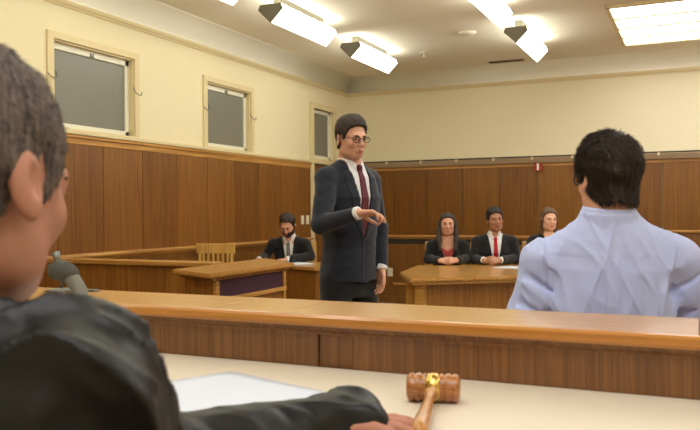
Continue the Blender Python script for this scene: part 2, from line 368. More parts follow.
def make_troffer():
    t = empty('ceiling_light', (0, 0, ZTOP)); W, L = 1.7, 1.85
    MB().box(0, W, 0, .04, -.03, 0, .005).box(0, W, L-.04, L, -.03, 0, .005).box(0, .04, 0, L, -.03, 0, .005).box(W-.04, W, 0, L, -.03, 0, .005).build('frame', 'cream_trim', t)
    n = 4; p = (L-.08)/n
    for k in range(n): MB().box(.045, W-.045, .045+k*p, .04+(k+1)*p-.035, -.022, -.004, .004).build('light_panel', 'troffer', t)
    for k in range(1, n): MB().box(.04, W-.04, .04+k*p-.03, .04+k*p+.015, -.034, -.003, .003).build('divider', 'cream_trim', t)
    MB().box(.04, W-.04, .04, L-.04, -.006, -.001).build('backing', 'white_paint', t)
    return t
tr = make_troffer(); tr.location = (-.79, 7.46, ZTOP); tag(tr, 'large square framed ceiling light of bright white strips near the back wall', 'ceiling light', 'square ceiling lights')
for x, y in ((-.79, 3.7), (-.79, -1.2+.3), (1.9, 7.2)):  # unseen copies added to brighten the bench, the witness and the back wall
    o = copy_tree(tr); o.location = (x, y, ZTOP); o['label'] = 'large square ceiling light added out of view to light the room'

# ------------------------------------------------------------------ judge's bench
b = empty('judge_bench', (0, 1.6, 0)); tag(b, 'long oak judge bench with raised ledge and cream writing surface', 'bench')
X0, X1 = -2.9, 1.9
o = lambda y: y-1.6
segs = [X0, -1.045, -.84, .0, .9, X1]
top = MB()
prof = [(-.03, 0), (-.03, .022), (.226, .022), (.232, .016), (.232, 0)]
for a, c in zip(segs[:-1], segs[1:]):
    # slab runs from Y 1.47 to 1.72
    top.box(a+.0008, c-.0008, o(1.482), o(1.722), 1.043, 1.067, .002)
top.build('ledge_top', 'bench_top', b)
# rounded nosing, facing the judge (towards -Y)
ny = o(1.482)
MB().extrude([(-ny, 0), (-ny+.006, -.001), (-ny+.012, -.006), (-ny+.013, -.018), (-ny+.008, -.025), (-ny, -.026)], (X0, 0, 1.067), (X1, 0, 1.067)).build('nosing', 'bench_edge', b)
ry = o(1.5)
MB().extrude([(-ry-.01, 0), (-ry+.012, 0), (-ry+.01, -.01), (-ry+.003, -.016), (-ry, -.022), (-ry-.01, -.022)], (X0, 0, 1.042), (X1, 0, 1.042)).build('ledge_moulding', 'riser', b)
r = MB()
for a, c in ((X0, -.765), (-.762, -.683), (-.68, .75), (.753, X1)):
    dd = .006 if a == -.762 else 0
    r.box(a, c, o(1.5+dd), o(1.53), .95, 1.03, .001)
r.build('riser', 'riser', b)
MB().box(X0, X1, o(.78), o(1.50), .925, .95, .004).build('writing_surface', 'desk', b)
MB().box(X0, X1, o(.765), o(.782), .915, .953, .004).build('edge_strip', 'bench_edge', b)
MB().box(X0, X1, o(1.66), o(1.70), 0, 1.043, .003).build('front_panel', 'table_body', b)
for x in (X0, -1.5, X1-.04): MB().box(x, x+.04, o(.85), o(1.66), .18, .925).build('support_panel', 'table_body', b)
struct(MB().box(-3.2, 2.2, YR, 1.66, 0, .18, .004).build('floor_dais', 'floor'))

# ------------------------------------------------------------------ things on the bench
g = empty('gavel', (-.432, 1.30, .95)); tag(g, 'turned wooden gavel with brass band lying on the cream desk surface', 'gavel')
R = .026; L = .094
prof = [(.001, -L/2), (.018, -L/2), (.024, -L/2+.003), (.0255, -L/2+.010), (.0225, -L/2+.014), (.0255, -L/2+.018), (.0255, -L/2+.024), (.022, -L/2+.027), (.0245, -L/2+.031), (.0245, 0)]
prof = prof + [(r_, -z) for r_, z in prof[::-1][1:]]
ax = math.radians(13)
RX = Matrix.Translation((0, 0, .0258)) @ Matrix.Rotation(ax, 4, 'Z') @ Matrix.Rotation(PI/2, 4, 'Y')
MB().lathe(prof, RX, 40).build('gavel_head', 'gavel', g, True)
MB().lathe([(.0246, -.012), (.0256, -.012), (.0256, .012), (.0246, .012)], RX, 40).build('brass_band', 'brass', g, True)
hd = Vector((-math.sin(ax)*-.0, -1, 0))
hd = Vector((.055, -.238, 0)); hl = hd.length; hdn = hd.normalized()
hp = [(0.01, .0075), (.03, .0085), (.045, .0125), (.052, .008), (.07, .0075), (.13, .010), (.18, .0125), (.225, .013), (.24, .009), (.244, .003)]
MB().tube([(hdn.x*t, hdn.y*t, .026-.012*t/.244) for t, _ in hp], [q for _, q in hp], 20).build('gavel_handle', 'gavel_handle', g, True)

def paper(name, corners, z, label, n=10, curl=.0, group=None, sheets=1, thick=.0006):
    cx = sum(c[0] for c in corners)/4; cy = sum(c[1] for c in corners)/4
    bm = bmesh.new(); A, B, C_, D_ = [Vector((c[0]-cx, c[1]-cy, 0)) for c in corners]
    for lay in range(2):
        G = [[None]*(n+1) for _ in range(n+1)]
        for i in range(n+1):
            for j in range(n+1):
                u, v = i/n, j/n; p = (A*(1-u)+B*u)*(1-v)+(D_*(1-u)+C_*u)*v
                h = curl*max(0, (u*.2+(1-v)) - .55)**2 * (1 if u < .8 else 1) if curl else 0
                G[i][j] = bm.verts.new((p.x, p.y, h + lay*thick*sheets))
        for i in range(n):
            for j in range(n):
                f = (G[i][j], G[i+1][j], G[i+1][j+1], G[i][j+1]); bm.faces.new(f if lay else f[::-1])
        if lay:
            pass
        last = G if not lay else last
        if lay:
            for i in range(n):
                bm.faces.new((last[i][0], last[i+1][0], G[i+1][0], G[i][0])); bm.faces.new((G[i][n], G[i+1][n], last[i+1][n], last[i][n]))
                bm.faces.new((last[0][i+1], last[0][i], G[0][i], G[0][i+1])); bm.faces.new((G[n][i+1], G[n][i], last[n][i], last[n][i+1]))
    me = bpy.data.meshes.new(name); bm.to_mesh(me); bm.free(); me.materials.append(M['paper'])
    me.polygons.foreach_set('use_smooth', [True]*len(me.polygons))
    ob = bpy.data.objects.new(name, me); COL.objects.link(ob); ob.location = (cx, cy, z)
    return tag(ob, label, 'paper', group)
paper('paper_sheet', [(-1.04, 1.09), (-.70, .98), (-.575, 1.265), (-.91, 1.375)], .9503, 'white paper sheets lying on the cream desk beside the judge arm', sheets=3)

# microphones
mc = empty('microphone', (-.985, 1.03, .95)); tag(mc, 'grey foam covered gooseneck microphone rising beside the judge', 'microphone')
lx = lambda p: (p[0]+.985, p[1]-1.03, p[2]-.95)
MB().lathe([(.001, 0), (.055, 0), (.055, .008), (.02, .018), (.001, .018)]).build('mic_base', 'black', mc, True)
path = [(-.985, 1.03, .96), (-.99, 1.035, 1.04), (-1.0, 1.045, 1.10), (-1.02, 1.055, 1.15), (-1.045, 1.058, 1.176)]
MB().tube([lx(p) for p in path], [.011, .0115, .0125, .0135, .0145], 16).build('gooseneck', 'neck_rubber', mc, True)
fo = [(-1.036, 1.057, 1.170), (-1.046, 1.058, 1.178), (-1.058, 1.058, 1.184), (-1.072, 1.058, 1.186), (-1.086, 1.056, 1.183), (-1.094, 1.055, 1.180)]
MB().tube([lx(p) for p in fo], [.012, .0175, .0195, .0195, .015, .004], 20).build('foam_cover', 'foam', mc, True)
ms = empty('microphone', (-1.68, 1.665, 1.067)); tag(ms, 'thin small microphone stem with flat foot standing on the oak ledge', 'microphone')
MB().lathe([(.001, 0), (.045, 0), (.045, .004), (.012, .008), (.001, .008)]).build('mic_base', 'grey_metal', ms, True)
MB().tube([(0, 0, .005), (0, 0, .05), (-.005, 0, .075), (-.012, 0, .09)], .004).build('mic_stem', 'grey_metal', ms, True)
MB().tube([(-.012, 0, .08), (-.022, 0, .112)], [.009, .012], 12).build('mic_capsule', 'grey_metal', ms, True)
o_ = MB().box(-.04, .04, -.012, .012, 0, .006, .002).build('pen_clip', 'grey_metal'); o_.location = (-1.60, 1.68, 1.067); tag(o_, 'small flat grey clip lying on the oak ledge behind the foam microphone', 'clip')

# ------------------------------------------------------------------ furniture in the well
# partition from the side wall to the purple-fronted desk
pa = empty('low_partition', (-3.75, 4.3, 0)); tag(pa, 'low oak partition running from the side wall to the purple-fronted desk', 'partition')
MB().box(-.84, .80, -.05, .10, .925, .955, .006).build('cap', 'wood_railx', pa)
m = MB()
for a, c in ((-.84, -.42), (-.417, .38), (.383, .80)): m.box(a, c, -.02, .02, 0, .925, .003)
m.build('panel', 'table_body', pa)
cb = empty('clerk_desk', (-2.655, 4.05, 0)); tag(cb, 'narrow oak desk with a dark purple panel on its side', 'desk')
MB().prism([(-.21, -.34), (.2, -.54), (.2, .43), (-.27, .84)], .925, .952, .006).build('desktop', 'table_top', cb)
MB().prism([(-.17, -.27), (.15, -.44), (.15, .37), (-.17, .72)], 0, .905, .004).build('desk_body', 'table_body', cb)
MB().prism([(-.19, -.30), (.175, -.48), (.175, .40), (-.19, .75)], .905, .925, .003).build('moulding', 'table_body', cb)
MB().box(.151, .16, -.40, .34, .80, .902, .001).build('purple_panel', 'purple', cb)
MB().box(.151, .175, -.44, .37, .775, .80, .003).box(.151, .17, .34, .37, .3, .9, .002).box(.151, .17, -.44, -.40, .3, .9, .002).build('panel_frame', 'wood_raily', cb)

def chair(style):
    t = empty('oak_chair')
    m = MB().box(-.21, .21, -.21, .2, .42, .455, .01).build('seat', 'light_oak', t)
    for sx in (-1, 1):
        MB().tube([(sx*.18, .17, .43), (sx*.19, .19, 0)], [.02, .016]).build('leg', 'light_oak', t)
        MB().tube([(sx*.18, -.19, .43), (sx*.19, -.24, 0)], [.02, .016]).build('leg', 'light_oak', t)
        MB().tube([(sx*.165, -.19, .44), (sx*.165, -.235, .90)], [.019, .016]).build('back_post', 'light_oak', t)
    if style == 'slat':
        MB().box(-.2, .2, -.25, -.222, .885, .985, .01).build('top_rail', 'light_oak', t)
        for k in range(6):
            x = -.125+.05*k; MB().box(x-.012, x+.012, -.24, -.226, .60, .905, .003).build('back_slat', 'light_oak', t)
        MB().box(-.17, .17, -.24, -.215, .56, .60, .004).build('lower_rail', 'light_oak', t)
    else:
        MB().box(-.22, .22, -.25, -.222, .60, .965, .012).build('back_panel', 'light_oak', t)
    return t
sc = chair('slat'); sc.location = (-4.29, 6.1, 0); sc.rotation_euler.z = math.atan2(-.9, -.45)+PI; tag(sc, 'empty oak chair with slatted back standing near the side wall', 'chair')
sc.rotation_euler.z = math.radians(195)
sc.name = 'oak_chair'

# writing man's table
t = empty('counsel_table', (-3.36, 7.0, 0)); tag(t, 'plain oak table where the bearded man is writing', 'table')
A = math.radians(-24+0)
MB().prism([(-.72, -.13), (-.02, -.45), (.48, -.30), (.48, .20), (-.5, .36)], .72, .752, .006).build('tabletop', 'table_top', t)
MB().prism([(-.68, -.10), (-.02, -.41), (-.02, -.385), (-.67, -.08)], .0, .72, .002).build('front_panel', 'table_body', t)
MB().prism([(-.02, -.41), (.44, -.26), (.44, -.235), (-.02, -.385)], .0, .72, .002).build('front_panel', 'table_body', t)
MB().prism([(.415, -.24), (.44, -.24), (.44, .10), (.415, .10)], .0, .72, .002).build('side_panel', 'table_body', t)
MB().box(.44, .475, -.30, -.22, 0, .72, .006).build('corner_post', 'light_oak', t)

# lawyers' table
B0 = (-2.1, 5.75); e = Vector((.80, .60)).normalized(); nrm = Vector((-e.y, e.x))
P = [Vector(B0), Vector((-2.42, 6.36)), Vector((-2.56, 7.22))]
P3 = P[2]+Vector((.88, .47))*2.3; P4 = Vector(B0)+e*2.3
poly = [P[0], P4, P3, P[2], P[1]]
ctr = sum(poly, Vector((0, 0)))/5
t = empty('counsel_table', (ctr.x, ctr.y, 0)); tag(t, 'wide oak table with moulded edge where three dark suited people sit', 'table')
def inset(pl, d):
    out = []; n = len(pl)
    for i in range(n):
        a, b_, c_ = pl[i-1], pl[i], pl[(i+1) % n]
        d1 = (b_-a).normalized(); d2 = (c_-b_).normalized(); n1 = Vector((-d1.y, d1.x)); n2 = Vector((-d2.y, d2.x))
        k = (n1+n2).normalized(); out.append(b_+k*d/max(.3, k.dot(n1)))
    return out
rel = lambda pl: [(p.x-ctr.x, p.y-ctr.y) for p in pl]
MB().prism(rel(poly), .722, .75, .006).build('tabletop', 'table_top', t)
MB().prism(rel(inset(poly, .02)), .695, .722, .006).build('edge_moulding', 'table_top', t)
oq, iq = rel(inset(poly, .12)), rel(inset(poly, .145))
MB().prism([oq[0], oq[1], iq[1], iq[0]], 0, .695).build('front_panel', 'table_body', t)
MB().prism([oq[4], oq[0], iq[0], iq[4]], 0, .695).build('side_panel', 'table_body', t)
MB().prism([oq[3], oq[4], iq[4], iq[3]], 0, .695).build('side_panel', 'table_body', t)
MB().prism([oq[1], oq[2], iq[2], iq[1]], 0, .695).build('side_panel', 'table_body', t)
q = inset(poly, .06)
def post(p, s=.04):
    MB().box(p.x-ctr.x-s, p.x-ctr.x+s, p.y-ctr.y-s, p.y-ctr.y+s, 0, .695, .006).build('corner_post', 'table_top', t)
for p in inset(poly, .10): post(p)
# partition cap on the far side
pr = empty('low_partition', (1.2, 9.3, 0)); tag(pr, 'low oak partition against the back wall beyond the witness', 'partition')
MB().box(-1.55, 2.0, -.04, .04, 1.03, 1.06, .006).build('cap', 'wood_railx', pr)
MB().box(-1.5, 2.0, -.015, .02, 0, 1.03).build('panel', 'wood_base', pr)
# ------------------------------------------------------------------ implicit-surface modelling for the figures
BIG = 9.0; MG = .075
def vec(*a): return np.array(a, float)
class Field:
    def __init__(s): s.ops = []
    def add(s, c, R, f, k=.01, mode='u'): s.ops.append((np.asarray(c, float), R, f, k, mode)); return s
    def ell(s, c, r, k=.02, R=None, mode='u', e=2):
        c = np.asarray(c, float); r = np.asarray(r, float)
        def f(P):
            q = P-c
            if R is not None: q = q@R
            k0 = np.sqrt(((q/r)**2).sum(1)); k1 = np.sqrt(((q/(r*r))**2).sum(1))+1e-9
            return k0*(k0-1)/k1
        return s.add(c, r.max(), f, k, mode)
    def cone(s, a, b, ra, rb, k=.01, mode='u'):
        a = np.asarray(a, float); b = np.asarray(b, float); ab = b-a; L2 = max(ab@ab, 1e-9)
        def f(P):
            t = np.clip(((P-a)@ab)/L2, 0, 1); q = P-a-t[:, None]*ab
            return np.sqrt((q*q).sum(1))-(ra+(rb-ra)*t)
        return s.add((a+b)/2, np.sqrt(L2)/2+max(ra, rb), f, k, mode)
    def chain(s, pts, rs, k=.01, mode='u'):
        for i in range(len(pts)-1): s.cone(pts[i], pts[i+1], rs[i], rs[i+1], k, mode)
        return s
    def sub(s, F, o, R, sc, rad, k=.01):
        """place another field: local = (P-o)@R/sc"""
        def f(P): return F((P-o)@R/sc)*sc
        return s.add(o, rad, f, k)
    def loft(s, o, R, H, A, B, Y, k=.02, p=2.3, mode='u'):
        H = np.asarray(H, float); c = o+R[:, 2]*(H[0]+H[-1])/2; rad = (H[-1]-H[0])/2+max(max(A), max(B))
        def f(P):
            q = (P-o)@R; t = q[:, 2]; a = np.interp(t, H, A); b = np.interp(t, H, B); y = np.interp(t, H, Y)
            d = ((np.abs(q[:, 0])/a)**p+(np.abs(q[:, 1]-y)/b)**p)**(1/p)
            return np.maximum(np.maximum((d-1)*np.minimum(a, b), t-H[-1]), H[0]-t)
        return s.add(c, rad, f, k, mode)
    def __call__(s, P):
        out = np.full(len(P), BIG)
        for c, R, f, k, mode in s.ops:
            m = np.nonzero(((P-c)**2).sum(1) < (R+MG)**2)[0]
            if not len(m): continue
            d = f(P[m]); a = out[m]
            if mode == 'u':
                h = np.clip(.5+.5*(a-d)/k, 0, 1); out[m] = a*(1-h)+d*h-k*h*(1-h)
            else:
                h = np.clip(.5-.5*(a+d)/k, 0, 1); out[m] = a*(1-h)-d*h+k*h*(1-h)
        return out
def surface(fn, lo, hi, h):
    """sparse surface nets"""
    lo = np.asarray(lo, float); hi = np.asarray(hi, float); Bk = 8
    nb = np.ceil((hi-lo)/(h*Bk)).astype(int)+1
    g = np.stack(np.meshgrid(*[np.arange(n) for n in nb], indexing='ij'), -1).reshape(-1, 3)
    cen = lo+(g+.5)*Bk*h; dc = fn(cen)
    n = nb*Bk+1
    V = np.repeat(np.repeat(np.repeat(np.where(dc < 0, -1., 1.).reshape(nb), Bk, 0), Bk, 1), Bk, 2)
    V = np.pad(V, ((0, 1),)*3, mode='edge').astype(np.float32)
    act = g[np.abs(dc) < h*Bk*.87*1.6+.01]
    off = np.stack(np.meshgrid(*[np.arange(Bk+1)]*3, indexing='ij'), -1).reshape(-1, 3)
    mask = np.zeros(n, bool)
    for b_ in act: mask[b_[0]*Bk:b_[0]*Bk+Bk+1, b_[1]*Bk:b_[1]*Bk+Bk+1, b_[2]*Bk:b_[2]*Bk+Bk+1] = True
    I = np.argwhere(mask)
    vals = np.concatenate([fn(lo+I[i:i+200000]*h) for i in range(0, len(I), 200000)])
    V[mask] = vals
    S = V < 0
    C = S[:-1, :-1, :-1].astype(np.int8)
    tot = sum(S[dx:n[0]-1+dx, dy:n[1]-1+dy, dz:n[2]-1+dz].astype(np.int8) for dx in (0, 1) for dy in (0, 1) for dz in (0, 1))
    cell = np.argwhere((tot > 0) & (tot < 8)); idx = np.full(tot.shape, -1, np.int32); idx[tuple(cell.T)] = np.arange(len(cell))
    acc = np.zeros((len(cell), 3)); cnt = np.zeros(len(cell))
    corners = [(dx, dy, dz) for dx in (0, 1) for dy in (0, 1) for dz in (0, 1)]
    for a in corners:
        for ax_ in range(3):
            if a[ax_]: continue
            b_ = list(a); b_[ax_] = 1
            va = V[tuple((cell+a).T)]; vb = V[tuple((cell+b_).T)]; m = (va < 0) != (vb < 0)
            t = np.where(m, va/(va-vb+1e-12), 0); p = np.tile(np.array(a, float), (len(cell), 1)); p[:, ax_] += t
            acc += p*m[:, None]; cnt += m
    verts = lo+(cell+acc/cnt[:, None])*h
    faces = []
    for ax_ in range(3):
        sl0 = [slice(1, -1)]*3; sl0[ax_] = slice(0, -1); sl1 = list(sl0); sl1[ax_] = slice(1, None)
        a = S[tuple(sl0)]; b_ = S[tuple(sl1)]; e_ = np.argwhere(a != b_); inside = a[tuple(e_.T)]
        e_ = e_+1; e_[:, ax_] -= 1
        u, v = [(1, 2), (2, 0), (0, 1)][ax_]
        q = []
        for du, dv in ((-1, -1), (0, -1), (0, 0), (-1, 0)):
            c = e_.copy(); c[:, u] += du; c[:, v] += dv; q.append(idx[tuple(c.T)])
        q = np.stack(q, 1); q[~inside] = q[~inside][:, ::-1]; faces.append(q)
    F = np.concatenate(faces); F = F[(F >= 0).all(1)]
    return verts, F
def np_mesh(name, verts, F, m, parent=None, smooth=True):
    me = bpy.data.meshes.new(name); me.vertices.add(len(verts)); me.vertices.foreach_set('co', verts.astype(np.float32).ravel())
    k = F.shape[1]; me.loops.add(F.size); me.loops.foreach_set('vertex_index', F.astype(np.int32).ravel())
    me.polygons.add(len(F)); me.polygons.foreach_set('loop_start', np.arange(0, F.size, k, dtype=np.int32))
    me.update(calc_edges=True); me.polygons.foreach_set('use_smooth', [smooth]*len(F))
    me.materials.append(M[m] if isinstance(m, str) else m)
    o = bpy.data.objects.new(name, me); COL.objects.link(o)
    if parent: o.parent = parent
    return o
def sdf_obj(name, fn, lo, hi, h, m, parent):
    v, F = surface(fn, lo, hi, h)
    return np_mesh(name, v, F, m, parent)
def unit(v): v = np.asarray(v, float); return v/np.linalg.norm(v)
def rotz(a): c, s = math.cos(a), math.sin(a); return np.array([[c, -s, 0], [s, c, 0], [0, 0, 1.]])
def rotx(a): c, s = math.cos(a), math.sin(a); return np.array([[1, 0, 0], [0, c, -s], [0, s, c]])
def roty(a): c, s = math.cos(a), math.sin(a); return np.array([[c, 0, s], [0, 1, 0], [-s, 0, c]])

# head in its own frame: faces +Y, +X is the person's right, origin between the ears
def head_field(fem=False, jaw=1.0, ears=True):
    F = Field()
    F.ell((0, -.014, .030), (.074, .095, .084), .03)
    F.ell((0, .022, -.025), (.062*jaw, .070, .082), .03)
    F.ell((0, .048, -.088), ((.030 if fem else .036)*jaw, .034, .026), .035)
    for s in (-1, 1):
        F.ell((s*.044*jaw, .014, -.068), (.020, .028, .026), .03)
        F.ell((s*.034, .064, -.024), (.022, .020, .020), .02)
        F.ell((s*.030, .093, .004), (.0165, .014, .011), .012, mode='s')
        F.ell((s*.0305, .0785, .003), (.0125, .0125, .0105), .004)
        F.ell((s*.011, .101, -.034), (.008, .009, .0075), .008)
        if ears:
            Re = rotz(-s*.35)@rotx(.15)
            F.ell((s*.078, -.016, -.008), (.0075, .016, .029), .008, Re)
            F.ell((s*.0865, -.010, -.004), (.0065, .009, .017), .005, Re, mode='s')
            F.ell((s*.081, -.010, -.030), (.005, .008, .010), .005, Re)
    F.cone((-.032, .083, .0205), (.032, .083, .0205), .008 if fem else .0105, .008 if fem else .0105, .018)
    F.cone((0, .092, .008), (0, .110, -.028), .0065, .0095, .014)
    F.cone((-.016, .088, -.0585), (.016, .088, -.0585), .0075, .0075, .012)
    F.cone((-.013, .086, -.067), (.013, .086, -.067), .0075, .0075, .010)
    F.cone((-.018, .0985, -.0625), (.018, .0985, -.0625), .0022, .0022, .004, mode='s')
    return F
HEADF = {False: head_field(False), True: head_field(True)}
def hand(F, wrist, d, n, side, s=1.0, curl=(.35, .4, .45, .5), spread=.06, thumb=.5, r=1.0):
    """d fingers direction, n palm-facing normal, side towards the thumb"""
    wrist = np.asarray(wrist, float); d = unit(d); n = np.asarray(n, float); n = unit(n-d*(n@d)); sd = np.cross(d, n)
    if sd@np.asarray(side, float) < 0: sd = -sd
    offs = [.029, .010, -.010, -.028]; lens = [.070, .079, .073, .057]; base = [.086, .089, .085, .078]
    for i in range(4):
        K = wrist+d*base[i]*s+sd*offs[i]*s
        F.cone(wrist+sd*offs[i]*.55*s+d*.006*s, K, .0145*s, .0115*s, .012)
        a = 0; p = K; dd = unit(d+sd*(1.5-i)*spread)
        for j, fr in enumerate((.45, .31, .24)):
            a += curl[i]*(1.0 if j == 0 else 1.15); v = dd*math.cos(a)+n*math.sin(a); q = p+v*lens[i]*fr*s
            r0 = (.0092-.0008*j)*s*r; F.cone(p, q, r0, r0-.0008*s, .003); p = q
    b0 = wrist+d*.022*s+sd*.022*s+n*.006*s
    p1 = b0+unit(d*.75+sd*.75+n*.4*thumb)*.042*s; p2 = p1+unit(d*.95+sd*.30+n*.55*thumb)*.032*s; p3 = p2+unit(d*1+sd*.05+n*.6*thumb)*.024*s
    F.cone(b0, p1, .015*s, .0115*s, .010); F.cone(p1, p2, .0108*s, .0098*s, .004); F.cone(p2, p3, .0098*s, .008*s, .004)

def skinmat(name, c, red=.0): return mat(name, srgb(*c), .5, sss=.08, noise=.05, nscale=30, spec=.4)
M['skin_fair'] = skinmat('skin_fair', (214, 160, 132)); M['skin_pale'] = skinmat('skin_pale', (226, 178, 152))
M['skin_tan'] = skinmat('skin_tan', (178, 122, 90)); M['skin_brown'] = skinmat('skin_brown', (176, 126, 98))
M['lips'] = mat('lips', srgb(176, 100, 88), .5); M['lips_dark'] = mat('lips_dark', srgb(132, 78, 66), .45)
M['eye_white'] = mat('eye_white', srgb(196, 184, 174), .25); M['iris'] = mat('iris', srgb(44, 30, 22), .15)
def fabric(name, c, rough=.85, bump=.15, bs=400, noise=.08, sheen=.2): return mat(name, srgb(*c), rough, noise=noise, nscale=60, bump=bump, bscale=bs, sheen=sheen, spec=.3)
M['navy'] = fabric('navy_suit', (31, 35, 48)); M['black_suit'] = fabric('black_suit', (26, 25, 28)); M['white_shirt'] = fabric('white_shirt', (228, 228, 232), .8, .05)
M['trouser_black'] = fabric('dark_trousers', (26, 26, 30)); M['shoe'] = mat('black_shoe_leather', srgb(20, 18, 18), .3)
M['red_tie'] = fabric('red_tie', (178, 24, 36), .6); M['maroon_tie'] = fabric('maroon_tie', (92, 26, 36), .6); M['grey_tie'] = fabric('grey_tie', (128, 124, 122), .6)
M['red_top'] = fabric('red_top', (166, 64, 60), .7)
def hairmat(name, c1, c2, rough=.45):
    m = mat(name, srgb(*c1), rough, noise=.0, bump=.5, bscale=180); nt = m.node_tree; N = nt.nodes; L = nt.links
    tc = N.new('ShaderNodeTexCoord'); mp = N.new('ShaderNodeMapping'); mp.inputs['Scale'].default_value = (160, 160, 30); L.new(tc.outputs['Object'], mp.inputs[0])
    n = N.new('ShaderNodeTexNoise'); n.inputs['Scale'].default_value = 1; n.inputs['Detail'].default_value = 3; L.new(mp.outputs[0], n.inputs[0])
    cr = N.new('ShaderNodeValToRGB'); cr.color_ramp.elements[0].position = .35; cr.color_ramp.elements[1].position = .7
    cr.color_ramp.elements[0].color = srgb(*c1); cr.color_ramp.elements[1].color = srgb(*c2); L.new(n.outputs['Fac'], cr.inputs[0]); L.new(cr.outputs[0], N['Principled BSDF'].inputs['Base Color'])
    return m
M['hair_black'] = hairmat('hair_black', (16, 13, 12), (40, 32, 28)); M['hair_dark'] = hairmat('hair_dark_brown', (30, 21, 16), (64, 46, 34))
M['hair_brown'] = hairmat('hair_brown', (48, 32, 22), (100, 72, 50)); M['hair_grey'] = hairmat('hair_grey_brown', (52, 42, 38), (116, 100, 92), .6)
M['hair_light'] = hairmat('hair_light_brown', (66, 44, 28), (124, 92, 62))

def noise3(P, seeds, sc):
    out = np.zeros(len(P)); r = np.random.default_rng(seeds)
    for _ in range(7):
        k = unit(r.normal(size=3))*sc*(.6+r.random()*1.2); out += np.sin(P@k+r.random()*6.28)
    return out/7
def ridges(P, seed, along, freq, stretch=5.0, sharp=2.5):
    a = unit(along); P = P+.014*np.stack([noise3(P, seed+50, 14), noise3(P, seed+51, 14), noise3(P, seed+52, 14)], 1)*2; q = P-(P@a)[:, None]*a*(1-1/stretch)
    n = noise3(q, seed, freq)*2.2
    return np.clip(1-np.abs(n), 0, 1)**sharp-.3
HL_Y = [-.1, -.05, -.022, .006, .020, .036, .052, .075, .12]
HL_SHORT = [-.060, -.056, -.036, .030, -.006, .004, .058, .078, .085]
HL_FEM = [-.085, -.080, -.050, .012, -.016, .02, .058, .078, .085]
def hair_fn(style, fem=False, thick=.010, top=.012, seed=1, line=None):
    skull = Field(); skull.ell((0, -.014, .030), (.074, .095, .084), .03); skull.ell((0, .022, -.025), (.062, .070, .082), .03)
    skull.cone((0, -.03, -.06), (0, -.045, -.15), .052, .054, .03)
    line = line or (HL_FEM if fem else HL_SHORT)
    long_ = None
    if style == 'long':
        long_ = Field()
        for s in (-1, 1):
            long_.chain([(s*.050, .0, .085), (s*.080, .006, .0), (s*.090, .016, -.08), (s*.094, .05, -.17), (s*.080, .10, -.27)], [.026, .026, .026, .030, .014], .02)
        long_.chain([(0, -.09, .03), (0, -.10, -.06), (0, -.10, -.17)], [.04, .05, .055], .03)
    if style == 'bun':
        long_ = Field()
        for s in (-1, 1): long_.chain([(s*.060, .02, .06), (s*.076, .01, .0), (s*.076, -.01, -.06), (s*.07, -.02, -.14)], [.02, .017, .018, .02], .02)
        long_.chain([(0, -.09, .03), (0, -.10, -.06), (0, -.09, -.17)], [.04, .05, .055], .03)
    def f(P):
        x, y, z = P.T
        t = thick+top*np.clip((z-.03)/.08, 0, 1)*np.clip((y+.12)/.1, .4, 1)
        zl = np.interp(y, HL_Y, line)
        d = np.maximum(skull(P)-t, (zl-z)*.8)
        d = d+.0016*np.sin(P@np.array([260, 90, 60])+4*noise3(P, seed+1, 40))+.004*noise3(P, seed, 70)
        if long_ is not None:
            l = long_(P)+.0025*np.sin(x*420+3*noise3(P, seed+2, 30)); d = np.minimum(d, np.maximum(l, np.where(y > .03, .046-np.abs(x), -1)))
        return d
    return f
def strands(name, verts, normals, m, parent, n, length, width, dirfn, seed=0, lift=.5):
    r = np.random.default_rng(seed); i = r.integers(0, len(verts), n); p = verts[i]+r.normal(size=(n, 3))*.0008; nn = normals[i]
    d = dirfn(p); d = d-nn*(d*nn).sum(1)[:, None]; d /= np.linalg.norm(d, axis=1)[:, None]+1e-9
    d = d+r.normal(size=(n, 3))*.22+nn*lift*(.4+.8*r.random((n, 1))); d /= np.linalg.norm(d, axis=1)[:, None]
    L = length*(.6+.7*r.random((n, 1))); sd = np.cross(d, nn); sd /= np.linalg.norm(sd, axis=1)[:, None]+1e-9; up = np.cross(sd, d)
    base = p-nn*.002; mid = base+d*L*.55+up*L*.05; tip = base+d*L-nn*L*.18
    W = width
    V = np.stack([base+sd*W, base-sd*W*.5+up*W, base-sd*W*.5-up*W, mid+sd*W*.8, mid-sd*W*.4+up*W*.8, mid-sd*W*.4-up*W*.8, tip], 1).reshape(-1, 3)
    b_ = np.arange(n)[:, None]*7
    T = np.concatenate([b_+np.array(t) for t in ((0, 1, 4), (0, 4, 3), (1, 2, 5), (1, 5, 4), (2, 0, 3), (2, 3, 5), (3, 4, 6), (4, 5, 6), (5, 3, 6))])
    return V, T

